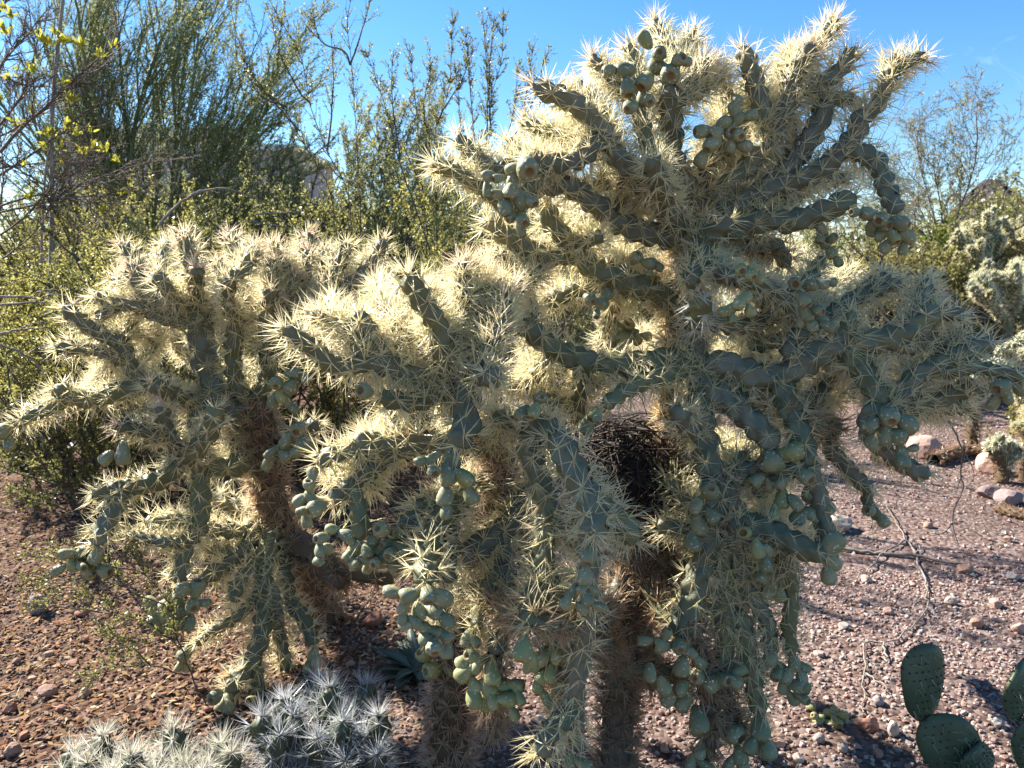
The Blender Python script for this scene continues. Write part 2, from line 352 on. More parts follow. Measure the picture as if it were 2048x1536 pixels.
# ================================================================== LEFT PLANT
gb = ground(655, 1240)
Lc = Cholla('chain cholla left of the others, lower rounded crown glowing with cream spines', gb, 11, slen=.066, wid=.0019, low=True)
S = Lc.stem
S([(655, 1240), (612, 1140), (560, 1060), (535, 960), (523, 850), (505, 805)], 66, Y=[gb[1], 3.02, 2.95, 2.9, 2.86, 2.84], name='trunk', old=True, col=TAN, per=18, slen=.07, dome=False, knob=.12, pitch=.12)
S([(690, 1175), (640, 1120), (575, 1075)][::-1], 60, -.12, name='trunk', old=True, col=TAN, per=13, knob=.12)
S([(640, 1120), (720, 1140), (800, 1150)], 52, -.1, old=True, name='limb', col=TAN, per=13, knob=.12)
S([(510, 840), (445, 800), (414, 745), (400, 665), (392, 615)], 56, -.05, w2=46, col=(.84, .76, .50), per=17, slen=.062, name='limb')
S([(393, 612), (390, 575), (392, 535)], 34, -.12, tip=PINK); S([(392, 575), (380, 525), (366, 463)], 32, .02, tip=PINK)
S([(386, 612), (350, 594), (330, 570), (310, 546)], 33, -.18); S([(385, 640), (325, 612), (285, 575), (258, 528)], 33, -.05, tip=PINK)
S([(330, 610), (290, 560), (262, 510), (240, 488)], 30, .1, tip=PINK); S([(375, 645), (325, 635), (273, 614), (230, 606), (186, 590)], 31, -.1)
S([(240, 612), (215, 622), (190, 636)], 26, -.05); S([(345, 600), (290, 575), (225, 560)], 28, .12)
S([(440, 800), (370, 800), (315, 770), (268, 742), (242, 690), (176, 652), (126, 613)], 40, -.2, w2=28)
S([(245, 718), (180, 697), (110, 693)], 30, -.08); S([(300, 765), (246, 780), (170, 797), (104, 776)], 40, -.15, w2=32)
S([(135, 795), (95, 820), (58, 834), (24, 850)], 32, -.08, w2=22); S([(380, 805), (340, 790), (303, 768)], 36, -.22)
S([(520, 925), (440, 932), (362, 915)], 46, -.25, per=14); S([(358, 915), (343, 880), (331, 855), (324, 812)], 32, -.1, tip=PINK)
S([(335, 875), (282, 862), (232, 849)], 31, -.1, tip=PINK); S([(365, 918), (385, 903), (418, 866), (430, 815)], 40, -.15)
S([(358, 915), (338, 945), (300, 966), (240, 978), (184, 987)], 42, -.15, w2=34); S([(242, 985), (222, 1030), (190, 1092)], 40, -.12, w2=30)
S([(400, 935), (402, 1000), (392, 1075)], 42, -.08, per=9); S([(385, 1080), (345, 1085)], 30, -.12); S([(380, 1080), (365, 1115), (357, 1168)], 33, -.08, per=9)
S([(345, 1085), (300, 1079), (252, 1073)], 24, 0, per=8)
S([(520, 1050), (480, 1062), (440, 1063)], 32, -.15); S([(510, 1065), (465, 1120), (420, 1152), (402, 1172)], 34, -.2)
S([(545, 1040), (528, 1130), (527, 1250), (513, 1302), (487, 1342), (452, 1388)], 42, -.5, w2=30, per=10); S([(508, 1320), (515, 1405), (516, 1450)], 32, -.05)
S([(565, 1080), (575, 1190), (610, 1240), (627, 1292)], 36, -.35, w2=26, per=9); S([(545, 1190), (560, 1270), (575, 1345)], 30, -.05)
S([(515, 1120), (480, 1165), (463, 1205)], 30, -.2); S([(520, 1190), (478, 1230), (435, 1255), (392, 1287)], 27, -.15, w2=20, per=8)
S([(495, 800), (470, 760), (465, 715), (471, 640), (458, 600)], 36, -.1); S([(470, 640), (455, 600), (462, 555)], 30, -.15)
S([(508, 810), (530, 760), (538, 690), (533, 640), (541, 576)], 38, -.12, tip=PINK, w2=30)
S([(538, 620), (545, 565), (548, 515)], 28, .1, tip=PINK); S([(545, 660), (572, 590), (584, 533)], 28, .12, tip=PINK)
S([(530, 700), (580, 680), (640, 602), (672, 545), (694, 486)], 33, .1); S([(600, 640), (650, 610), (702, 568), (746, 525), (768, 478)], 30, .05)
S([(575, 620), (610, 555), (619, 500)], 28, .15, tip=PINK); S([(420, 640), (440, 570), (437, 522)], 28, .15, tip=PINK); S([(640, 600), (655, 545), (650, 500)], 26, .12, tip=PINK)
S([(520, 840), (500, 780), (480, 730)], 30, .2); S([(560, 900), (600, 860), (640, 850)], 34, -.1)
Lc.fill(12, 480, 600, 190, 70, (.05, .35), 29, .65, (60, 110), tip=PINK); Lc.fill(9, 610, 600, 110, 70, (.0, .3), 28, .65, (60, 110), tip=PINK)
Lc.fill(8, 300, 680, 130, 90, (.0, .3), 28, .35, (60, 100)); Lc.fill(6, 430, 850, 110, 70, (-.1, .3), 30, .3, (60, 100)); Lc.fill(8, 430, 1020, 110, 90, (-.1, .25), 32, -.5, (60, 120))
fr = Lc.fruits
fr([(8, 862, 44), (17, 885, 34)]); fr([(168, 1103, 40), (135, 1108, 34), (145, 1127, 34), (117, 1140, 32), (192, 1110, 40), (163, 1130, 34), (175, 1143, 38), (206, 1140, 40)])
fr([(350, 1197, 44), (330, 1210, 36), (303, 1203, 32), (304, 1224, 32), (333, 1225, 42), (312, 1240, 36), (362, 1215, 40), (318, 1256, 44), (382, 1212, 40), (392, 1180, 44), (405, 1204, 34), (355, 1243, 38), (380, 1245, 36), (370, 1180, 40), (345, 1248, 36)])
fr([(372, 1304, 40), (357, 1331, 28), (369, 1334, 28)]); fr([(433, 1392, 44), (449, 1404, 44), (455, 1412, 36)]); fr([(626, 1308, 34), (620, 1330, 38), (634, 1322, 30)])
fr([(555, 765, 40), (585, 748, 34), (612, 758, 34), (560, 790, 36), (578, 775, 38), (585, 812, 38), (548, 800, 38), (570, 800, 34)], dY=-.18)
fr([(598, 858, 42), (574, 882, 46), (605, 885, 40), (625, 900, 44), (545, 906, 38), (568, 912, 38), (592, 905, 34), (535, 925, 36)], dY=-.25)
fr([(248, 905, 52), (214, 914, 36)]); fr([(742, 566, 36), (750, 590, 34)], dY=-.05); fr([(505, 1398, 38)], dY=-.1)

# ================================================================== MIDDLE PLANT
gm = ground(897, 1552)
Mc = Cholla('front chain cholla between the other two, shaggy brown trunk under hanging fruit chains', gm, 12, slen=.068, wid=.0018)
S = Mc.stem
S([(897, 1570), (900, 1450), (908, 1350), (938, 1180), (985, 1010), (1000, 920), (975, 860)], 84, Y=[gm[1], 2.09, 2.11, 2.14, 2.16, 2.12, 2.06], w2=60, name='trunk', old=True, col=(.72, .55, .41), per=20, slen=.06, dome=False, knob=.1, pitch=.1)
S([(985, 880), (940, 850), (905, 800), (897, 760)], 58, -.22, w2=50, name='limb', per=13)
S([(897, 765), (886, 690), (874, 640), (842, 600), (818, 546)], 48, -.1, w2=42, per=12); S([(905, 790), (932, 765), (931, 810), (932, 850), (908, 892)][1:], 60, -.12, w2=50, per=9, slen=.072)
S([(895, 770), (840, 800), (790, 803), (758, 790)], 46, -.1, w2=34, per=11)
S([(880, 770), (825, 750), (750, 724), (697, 734), (655, 724), (615, 690), (566, 655)], 50, -.12, w2=30, per=10)
S([(720, 700), (697, 672), (668, 646), (620, 630)], 34, .08); S([(860, 770), (822, 754), (795, 724), (755, 700), (728, 655), (713, 622)], 48, -.02, w2=42, per=10)
S([(870, 720), (842, 692), (810, 662), (774, 632)], 32, .12, tip=PINK); S([(905, 765), (945, 738), (987, 692)], 44, -.05, per=9)
S([(900, 720), (916, 662), (926, 610), (920, 525)], 34, .12, tip=PINK); S([(925, 570), (945, 522)], 30, .05, tip=PINK); S([(925, 610), (962, 590), (998, 572)], 32, .05, tip=PINK)
S([(930, 735), (945, 690), (958, 635)], 38, .1); S([(945, 745), (975, 755), (998, 757)], 44, -.12)
S([(985, 870), (1040, 850), (1080, 858), (1112, 870)], 56, -.32, w2=52, per=14, slen=.072); S([(1112, 872), (1148, 938), (1178, 1000), (1190, 1080)], 58, -.14, w2=52, per=11, slen=.072)
S([(1160, 975), (1215, 1020), (1250, 1055), (1268, 1088)], 50, .02, per=11, slen=.07); S([(985, 850), (1005, 835), (1000, 845)], 40, -.2)
S([(970, 890), (880, 885), (800, 892), (705, 882)], 48, -.2, w2=42, per=12); S([(800, 895), (745, 935), (700, 970), (660, 1000)], 40, -.12, w2=30, per=9)
S([(730, 890), (690, 905), (655, 915), (640, 935)], 38, -.05, per=10); S([(700, 965), (715, 1010), (722, 1080)], 36, -.05, w2=36, bare=True, per=2)
S([(940, 960), (880, 1000), (830, 1020)], 36, -.3, per=11); S([(840, 1020), (815, 1055), (790, 1080)], 38, -.06, per=2, w2=36)
S([(930, 980), (901, 1045), (897, 1113), (886, 1168)], 46, -.3, w2=40, per=6); S([(905, 1000), (862, 1080), (850, 1162)], 48, -.35, w2=44, per=11)
S([(1040, 1000), (1027, 1038), (976, 1080), (918, 1122)], 54, -.3, w2=46, per=12); S([(1060, 900), (1092, 1000), (1090, 1062), (1085, 1131), (1074, 1185)], 48, -.1, per=7, w2=40)
S([(1000, 1060), (1010, 1124), (1015, 1165), (1010, 1250), (985, 1310)], 44, -.2, w2=36, per=9); S([(990, 1150), (964, 1223), (948, 1258)], 33, -.1, per=7)
S([(1075, 1170), (1068, 1210), (1060, 1255)], 50, -.12, per=12); S([(1090, 1130), (1124, 1223), (1110, 1264), (1101, 1297)], 34, 0, per=8)
S([(1180, 1060), (1171, 1233), (1160, 1301), (1152, 1353), (1150, 1421), (1151, 1506)], 42, .12, w2=40, per=6); S([(1150, 1420), (1115, 1450), (1075, 1512)], 44, -.1, per=12)
S([(940, 1180), (950, 1240), (925, 1300)], 40, .1, per=12); S([(1010, 1000), (1050, 1080), (1045, 1180)], 44, .12, per=12, col=TAN); S([(950, 1100), (890, 1180), (880, 1260)], 36, .1, per=11)
Mc.fill(8, 800, 700, 150, 90, (.1, .35), 32, .55, (60, 100)); Mc.fill(8, 960, 640, 90, 110, (.1, .35), 32, .55, (60, 110), tip=PINK)
Mc.fill(6, 780, 930, 110, 60, (.0, .3), 34, .0, (60, 110)); Mc.fill(7, 1000, 1100, 120, 110, (-.05, .2), 38, -.55, (70, 130))
Mc.fill(9, 1060, 1250, 100, 150, (.05, .3), 38, -.6, (80, 150), col=TAN, per=11)
fr = Mc.fruits
fr([(732, 783, 50)], dY=-.03)
fr([(905, 920, 54), (868, 915, 40), (842, 922, 32), (865, 940, 42), (893, 948, 52), (925, 955, 54), (888, 990, 46), (893, 1022, 36), (940, 988, 46)])
fr([(1180, 1108, 46), (1173, 1150, 44), (1147, 1180, 34), (1165, 1180, 36), (1180, 1178, 34), (1133, 1203, 36), (1175, 1196, 34), (1163, 1215, 36), (1196, 1213, 38)])
fr([(635, 1012, 52), (608, 1020, 36), (612, 1040, 34), (622, 995, 34), (600, 1000, 34), (620, 975, 34), (625, 950, 36)])
fr([(645, 1075, 36), (640, 1100, 34), (655, 1095, 34), (638, 1118, 30), (690, 1070, 32), (665, 1060, 32)], dY=-.15)
fr([(712, 1095, 40), (698, 1110, 34), (735, 1100, 38), (708, 1125, 34), (732, 1120, 36), (745, 1085, 34), (705, 1085, 30), (735, 1135, 28)])
fr([(765, 1060, 54), (800, 1065, 48), (775, 1085, 36), (760, 1095, 36), (800, 1098, 48), (785, 1105, 38), (812, 1115, 34), (765, 1120, 36), (785, 1130, 40), (797, 1135, 34), (755, 1125, 34)], dY=-.03)
fr([(855, 1188, 46), (822, 1190, 48), (786, 1185, 44), (880, 1195, 60), (835, 1222, 44), (808, 1212, 38), (865, 1222, 44), (806, 1232, 34), (828, 1245, 36), (848, 1255, 40), (890, 1240, 44), (812, 1250, 32), (868, 1262, 42), (890, 1270, 40), (868, 1290, 44), (895, 1300, 36), (850, 1275, 34)])
fr([(867, 1338, 48), (850, 1312, 44), (900, 1340, 38)], yellow=True, dY=-.05)
fr([(937, 1276, 42), (950, 1282, 32)], dY=-.03)
fr([(985, 1345, 52), (955, 1328, 44), (930, 1345, 48), (927, 1332, 42), (947, 1368, 38), (975, 1375, 46), (1008, 1372, 44), (948, 1395, 48), (1030, 1370, 40), (985, 1400, 42), (967, 1408, 40), (1012, 1398, 44), (1038, 1390, 44), (1027, 1425, 34), (945, 1310, 40)], yellow=True)
fr([(1045, 1295, 58), (1060, 1315, 42), (1055, 1330, 36)], yellow=True, dY=-.02)
fr([(1085, 1312, 46), (1112, 1310, 44), (1103, 1345, 44), (1075, 1330, 36), (1075, 1370, 34), (1090, 1395, 40), (1085, 1352, 34)], dY=-.02, yellow=True)
fr([(1140, 1520, 44), (1165, 1525, 44)]); fr([(1080, 798, 40), (1045, 825, 40), (1070, 820, 40)], dY=-.1)

# ================================================================== RIGHT PLANT
gr = ground(1232, 1552)
Rc = Cholla('tallest chain cholla right of the dark twig nest, broad spiny crown against the sky', gr, 13, slen=.064, wid=.0017)
S = Rc.stem
S([(1232, 1575), (1238, 1400), (1262, 1200), (1318, 1000), (1352, 850)], 64, Y=[gr[1], 2.1, 2.16, 2.22, 2.26], w2=60, name='trunk', old=True, col=(.52, .40, .29), per=17, slen=.062, dome=False, knob=.12, pitch=.12)
S([(1352, 850), (1362, 700), (1372, 560), (1383, 460)], 70, Y=[2.26, 2.27, 2.27, 2.27], w2=66, name='trunk', old=True, col=(.92, .76, .48), per=16, slen=.07, dome=False, knob=.12, pitch=.13)
S([(1385, 470), (1395, 400), (1400, 330)], 60, .05, name='limb', old=True, col=(.92, .76, .48), per=16, slen=.07)
S([(1375, 480), (1345, 430), (1318, 370), (1307, 314)], 44, -.28, per=13); S([(1340, 430), (1300, 380), (1262, 344), (1230, 308), (1206, 270), (1178, 239), (1144, 205), (1066, 172)], 50, -.15, w2=36, per=11, tip=PINK)
S([(1200, 275), (1160, 318), (1110, 330), (1052, 318)], 42, -.1, w2=36, per=9); S([(1100, 330), (1030, 332), (990, 337), (953, 314), (910, 271)], 40, .05, w2=30)
S([(1060, 375), (1010, 410), (966, 380), (922, 349), (864, 326)], 36, -.02, w2=28); S([(1370, 490), (1330, 470), (1281, 462), (1230, 441), (1178, 402), (1127, 372), (1058, 378)], 54, -.22, w2=36, per=9)
S([(1385, 400), (1352, 330), (1343, 256), (1338, 168)], 48, -.12, w2=42, per=12); S([(1370, 610), (1330, 592), (1250, 562), (1180, 530), (1130, 475), (1104, 444), (1084, 396)], 56, -.15, w2=36, per=13)
S([(1150, 500), (1095, 512), (1025, 480), (972, 440)], 44, -.08, per=10); S([(1110, 512), (1060, 510), (985, 512)], 36, -.02); S([(1145, 485), (1175, 482), (1205, 468)], 30, -.08)
S([(1230, 308), (1215, 240), (1150, 168)], 32, .15, tip=PINK); S([(1120, 330), (1035, 315), (1020, 277)], 30, .1); S([(1160, 280), (1110, 268), (1042, 242)], 30, .15, tip=PINK)
S([(1320, 370), (1280, 220), (1268, 140), (1260, 88)], 36, .2, tip=PINK); S([(1265, 190), (1235, 165), (1207, 130)], 32, .12, tip=PINK)
S([(1395, 400), (1470, 360), (1520, 300), (1530, 240), (1515, 190), (1502, 144), (1484, 92)], 44, -.05, w2=34, per=12, tip=PINK); S([(1410, 340), (1455, 215), (1438, 170), (1414, 120)], 34, .15, tip=PINK)
S([(1525, 260), (1555, 236), (1572, 200), (1588, 144), (1627, 86)], 40, .0, w2=32, tip=PINK); S([(1575, 180), (1570, 140), (1585, 95)], 30, .1, tip=PINK); S([(1585, 150), (1640, 90), (1670, 42)], 32, .12, tip=PINK)
S([(1540, 280), (1590, 190), (1630, 170), (1676, 144), (1712, 97)], 38, .05, w2=32, tip=PINK); S([(1450, 420), (1530, 382), (1586, 362), (1638, 338), (1676, 308), (1710, 268), (1725, 218)], 48, -.08, w2=38, per=10)
S([(1722, 240), (1752, 212), (1772, 160), (1794, 110)], 36, -.02, w2=30, tip=PINK); S([(1770, 165), (1802, 134), (1852, 110)], 30, .0, tip=PINK); S([(1730, 215), (1690, 197), (1650, 200)][::-1], 34, .03)
S([(1500, 400), (1550, 368), (1584, 335), (1608, 300), (1635, 253), (1652, 202)], 50, .02, w2=40, per=9); S([(1690, 300), (1716, 304), (1751, 326), (1768, 366), (1786, 405), (1796, 428)], 42, -.1, w2=34, per=9)
S([(1430, 470), (1526, 445), (1587, 444), (1656, 420), (1712, 391)], 50, -.12, w2=42, per=8); S([(1500, 450), (1600, 385), (1700, 352)], 32, .2)
S([(1395, 480), (1402, 500), (1407, 520)], 46, -.16, per=9, slen=.062); S([(1400, 500), (1428, 466), (1466, 440)], 40, -.05, per=3); S([(1400, 520), (1385, 555), (1370, 560)], 40, -.1); S([(1410, 520), (1440, 545), (1465, 562)], 40, -.05)
S([(1380, 700), (1390, 655), (1404, 592)], 48, -.24, per=10, slen=.064, col=(.93, .91, .82)); S([(1388, 670), (1396, 724), (1400, 790)], 50, -.05, per=10)
S([(1380, 725), (1330, 722), (1250, 732), (1147, 718), (1095, 690), (1040, 643)], 54, -.15, w2=40, per=10); S([(1330, 590), (1200, 572), (1130, 590), (1068, 617)], 38, .0, w2=30)
S([(1400, 735), (1450, 730), (1512, 752), (1570, 745), (1638, 707), (1696, 684)], 56, -.1, w2=50, per=9); S([(1690, 690), (1720, 686), (1792, 677), (1838, 648), (1876, 612)], 52, -.05, w2=44, per=8)
S([(1800, 690), (1845, 686), (1928, 672)], 42, .03); S([(1870, 625), (1900, 628), (1925, 632)], 32, .02, per=6); S([(1580, 690), (1666, 626), (1724, 588), (1778, 550)], 38, .12, tip=WHITE)
S([(1735, 590), (1765, 578), (1802, 565)], 34, .0); S([(1690, 680), (1697, 650), (1712, 625)], 36, .02); S([(1695, 700), (1734, 758), (1770, 812)], 48, -.08, per=8)
S([(1545, 750), (1562, 772), (1581, 826), (1608, 895), (1622, 935)], 50, -.12, w2=42, per=8); S([(1405, 770), (1478, 820), (1526, 868), (1553, 898)], 54, -.12, w2=46, per=8, slen=.056)
S([(1400, 780), (1404, 860), (1422, 960)], 54, -.12, w2=50, per=13, slen=.068); S([(1740, 830), (1795, 800), (1828, 757), (1862, 734), (1930, 706), (1984, 680)], 46, .05, w2=38, per=9)
S([(1790, 815), (1881, 797), (1950, 766)], 42, .05, per=9); S([(1900, 740), (1945, 735), (1998, 742), (2052, 755)], 34, -.05, w2=28, per=7); S([(1760, 815), (1850, 815), (1935, 812)], 38, .15)
S([(1590, 830), (1640, 860), (1680, 850)], 46, .1, col=TAN, per=16); S([(1660, 880), (1664, 905), (1703, 945), (1742, 984)], 34, -.05, per=6); S([(1735, 840), (1743, 868), (1776, 906), (1828, 942), (1860, 948)], 40, -.02, per=4)
S([(1735, 985), (1738, 1010), (1762, 1042)], 24, 0, per=1); S([(1395, 730), (1330, 752), (1256, 777), (1206, 813)], 46, -.2, w2=28, per=9)
S([(1450, 500), (1540, 490), (1560, 505), (1575, 535)], 36, .1, col=TAN, per=14); S([(1420, 640), (1500, 650), (1580, 620)], 40, .15); S([(1500, 560), (1560, 590), (1600, 650)], 36, .1)
S([(1450, 760), (1540, 800), (1620, 795), (1700, 790)], 42, .2, per=9); S([(1520, 690), (1600, 660), (1650, 655)], 34, .1)
# hanging curtain under the right plant
S([(1425, 950), (1452, 990), (1478, 1045)], 50, -.03, per=10); S([(1485, 1040), (1510, 1055), (1575, 1082), (1655, 1112)], 54, -.12, w2=42, per=8, slen=.058)
S([(1420, 980), (1416, 1090), (1400, 1158), (1376, 1223), (1352, 1275)], 58, -.08, w2=52, per=11, slen=.064); S([(1440, 1090), (1450, 1175), (1447, 1233), (1448, 1345)], 46, 0, w2=38, per=8)
S([(1470, 1060), (1488, 1158), (1512, 1203), (1534, 1250), (1541, 1310)], 42, 0, w2=32, per=9); S([(1480, 1240), (1498, 1312), (1512, 1388), (1520, 1432)], 42, 0, w2=34, per=9)
S([(1560, 1080), (1582, 1180), (1577, 1250), (1581, 1310)], 34, .05, w2=30, per=4); S([(1622, 930), (1640, 1010), (1655, 1080), (1662, 1130)], 36, -.02, w2=32, per=3)
S([(1380, 1240), (1400, 1330), (1418, 1420), (1412, 1520)], 38, .05, per=9, old=True, col=TAN); S([(1430, 1330), (1455, 1400), (1480, 1470)], 34, .05, per=9, old=True, col=TAN)
S([(1330, 950), (1335, 1030), (1320, 1120)], 44, .02, per=13, col=TAN, old=True); S([(1262, 1210), (1300, 1300), (1305, 1380)], 38, .02, per=12, col=TAN); S([(1360, 900), (1375, 1000), (1390, 1090)], 44, -.1, per=12, col=(.6, .5, .33))
S([(1240, 1400), (1215, 1300), (1200, 1250)], 40, -.12, per=12, col=TAN); S([(1455, 980), (1500, 940), (1540, 950)], 38, .05, per=12, col=TAN); S([(1380, 860), (1360, 830), (1365, 815)], 46, -.1, per=14)
Rc.fill(16, 1330, 250, 190, 120, (.05, .4), 32, .6, (70, 120), tip=PINK); Rc.fill(9, 1560, 250, 130, 110, (.1, .4), 32, .6, (60, 110), tip=PINK); Rc.fill(12, 1160, 390, 150, 90, (.05, .35), 32, .4, (60, 110))
Rc.fill(5, 1530, 400, 110, 90, (.2, .4), 32, .3, (60, 110)); Rc.fill(11, 1520, 610, 130, 90, (.05, .4), 34, .3, (60, 110)); Rc.fill(12, 1160, 600, 130, 110, (.05, .4), 34, .3, (60, 110))
Rc.fill(10, 1780, 730, 130, 90, (.05, .35), 34, .3, (60, 110)); Rc.fill(9, 1560, 860, 110, 80, (.05, .3), 36, -.3, (60, 120)); Rc.fill(14, 1450, 1120, 110, 150, (.0, .2), 38, -.6, (70, 140), per=9)
Rc.fill(8, 1090, 760, 110, 60, (.0, .25), 34, .2, (60, 110))
Rc.fill(15, 1520, 690, 190, 90, (.45, 1.0), 34, .3, (70, 130)); Rc.fill(12, 1280, 1250, 90, 180, (.02, .35), 40, -.5, (90, 170), col=TAN, per=12); Rc.fill(8, 1420, 1300, 90, 160, (.05, .3), 38, -.6, (80, 150), col=(.7, .6, .42)); Rc.fill(8, 1450, 950, 160, 120, (.35, .8), 36, -.2, (70, 130)); Rc.fill(8, 1400, 330, 220, 130, (.4, .8), 32, .5, (70, 120), tip=PINK)
fr = Rc.fruits
fr([(1338, 150, 50), (1355, 122, 40), (1318, 132, 44), (1318, 108, 48), (1290, 82, 42), (1292, 160, 52), (1252, 140, 46), (1220, 143, 34), (1255, 172, 44), (1285, 195, 36), (1262, 212, 42), (1296, 200, 32), (1370, 122, 30)], dY=-.1)
fr([(1460, 262, 42), (1432, 268, 44), (1408, 262, 42), (1426, 285, 46), (1405, 315, 42), (1472, 240, 40), (1470, 222, 38), (1500, 232, 34), (1473, 205, 30), (1475, 268, 34), (1462, 290, 34), (1488, 292, 36), (1445, 248, 38)], dY=-.2)
fr([(1050, 335, 60), (1032, 338, 46), (1025, 360, 38), (1000, 355, 38), (978, 352, 34), (975, 378, 36), (995, 388, 34), (1020, 380, 44), (1038, 395, 60), (1008, 412, 44), (1040, 425, 42), (1022, 432, 34), (1045, 440, 36), (1040, 458, 38), (1060, 400, 40)], dY=-.08)
fr([(1762, 436, 46), (1738, 428, 40), (1712, 424, 32), (1745, 456, 40), (1768, 452, 38), (1797, 444, 46), (1783, 470, 46), (1812, 472, 46), (1773, 492, 34), (1806, 496, 30), (1764, 470, 32)], dY=-.03)
fr([(1650, 488, 34), (1664, 478, 30), (1645, 460, 32), (1662, 505, 32), (1675, 522, 26), (1640, 475, 28)], dY=-.05)
fr([(1585, 568, 50), (1605, 597, 40), (1622, 572, 34), (1640, 568, 34), (1660, 565, 28), (1612, 625, 40), (1635, 620, 34), (1640, 640, 38), (1622, 650, 38), (1605, 640, 34), (1655, 652, 34)], dY=-.15)
fr([(1485, 540, 36), (1500, 548, 34), (1515, 555, 30), (1478, 605, 36), (1465, 615, 32), (1488, 598, 38), (1450, 620, 30), (1500, 620, 30), (1465, 635, 28), (1505, 535, 30)], dY=-.2, yellow=True)
fr([(1178, 597, 38), (1200, 605, 40), (1195, 625, 30), (1210, 592, 36)], dY=-.1); fr([(1272, 518, 34), (1297, 525, 36), (1312, 532, 34), (1300, 545, 30)], dY=-.05)
fr([(1240, 660, 40), (1262, 662, 34), (1232, 672, 34), (1250, 675, 36), (1272, 675, 34), (1290, 672, 30), (1225, 685, 30), (1260, 650, 34), (1245, 690, 34)], dY=.0)
fr([(1190, 828, 36), (1175, 850, 40), (1195, 838, 26)])
fr([(1775, 832, 56), (1770, 868, 52), (1810, 848, 52), (1792, 870, 46), (1752, 880, 48), (1745, 850, 40), (1802, 900, 36), (1825, 897, 26), (1805, 920, 40)], dY=-.06)
fr([(1545, 928, 60), (1515, 960, 42), (1535, 970, 36), (1580, 905, 62), (1565, 965, 40), (1608, 950, 52), (1565, 995, 46), (1552, 1025, 40), (1620, 985, 48), (1650, 1012, 44), (1632, 1000, 34), (1625, 1025, 36), (1600, 1030, 48), (1638, 1045, 50), (1590, 1005, 40), (1645, 1070, 44)])
fr([(1420, 984, 52), (1393, 1010, 40), (1397, 1045, 52), (1422, 1030, 40), (1386, 1082, 46), (1410, 1020, 30)], dY=-.05); fr([(1490, 1062, 52), (1515, 1096, 44), (1532, 1100, 40), (1530, 1125, 42)], dY=-.1)
fr([(1665, 1090, 60), (1663, 1118, 54), (1658, 1148, 46)], dY=.02); fr([(1525, 1150, 44), (1545, 1165, 44), (1555, 1140, 40), (1565, 1160, 44), (1575, 1150, 40), (1560, 1185, 40), (1540, 1185, 40), (1580, 1135, 36)], dY=.0)
fr([(1356, 1290, 48), (1378, 1300, 40), (1325, 1290, 44), (1290, 1280, 40), (1330, 1270, 36), (1395, 1320, 44), (1362, 1330, 46), (1300, 1345, 40), (1325, 1370, 46)], dY=-.05)
fr([(1445, 1355, 50), (1395, 1350, 50), (1428, 1365, 48), (1462, 1362, 50), (1477, 1345, 40), (1370, 1400, 52), (1395, 1440, 60), (1365, 1375, 40), (1340, 1395, 44)], dY=-.04)
fr([(1540, 1312, 44), (1560, 1335, 40), (1555, 1345, 36)]); fr([(1588, 1325, 40), (1576, 1350, 40), (1605, 1330, 38), (1603, 1350, 36), (1567, 1372, 36), (1590, 1372, 38), (1605, 1370, 36), (1585, 1395, 36), (1604, 1395, 38), (1570, 1350, 34)])
fr([(1520, 1456, 60), (1503, 1490, 44), (1535, 1495, 48)]); fr([(1465, 1462, 50), (1478, 1510, 40), (1400, 1500, 40), (1385, 1525, 44), (1410, 1530, 40), (1460, 1525, 40), (1485, 1530, 38)], dY=-.05)
fr([(2005, 772, 50), (2013, 790, 40), (1987, 805, 36), (2038, 775, 40)]); fr([(1738, 1022, 34), (1765, 1040, 34)], dY=0)
# ================================================================== SMALL CACTI, NEST, TWIGS
# silver cholla clumps in front (white spines)
def silver(label, base_px, Yb, tips, seed, col=WHITE, grp=None):
    x, y = base_px; b = at(x, 1536, Yb); b[2] = gh(b[0], b[1])
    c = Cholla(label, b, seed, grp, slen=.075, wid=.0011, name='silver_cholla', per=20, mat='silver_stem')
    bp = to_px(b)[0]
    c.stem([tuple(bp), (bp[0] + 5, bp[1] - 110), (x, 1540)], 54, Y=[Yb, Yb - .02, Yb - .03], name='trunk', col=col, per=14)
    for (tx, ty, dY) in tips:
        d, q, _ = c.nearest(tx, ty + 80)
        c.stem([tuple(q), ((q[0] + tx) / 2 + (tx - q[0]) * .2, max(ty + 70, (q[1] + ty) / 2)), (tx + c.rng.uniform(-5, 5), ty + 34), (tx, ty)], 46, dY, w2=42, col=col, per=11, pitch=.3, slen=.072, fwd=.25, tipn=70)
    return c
silver('white-spined cholla clump in sun, low among the creosote litter', (300, 1640), 1.86,
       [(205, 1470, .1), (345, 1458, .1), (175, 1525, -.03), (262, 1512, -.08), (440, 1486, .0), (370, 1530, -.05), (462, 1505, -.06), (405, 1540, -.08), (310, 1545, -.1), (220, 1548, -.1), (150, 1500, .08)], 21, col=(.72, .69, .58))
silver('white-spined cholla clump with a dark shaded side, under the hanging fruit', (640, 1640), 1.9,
       [(525, 1432, -.02), (570, 1398, .05), (660, 1374, .08), (640, 1362, .12), (735, 1368, .1), (685, 1442, -.06), (758, 1430, .0), (635, 1478, -.08), (755, 1510, -.08), (560, 1470, -.05), (690, 1520, -.12), (585, 1430, .0), (720, 1470, .0), (600, 1520, -.06)], 22, col=(.58, .59, .58))

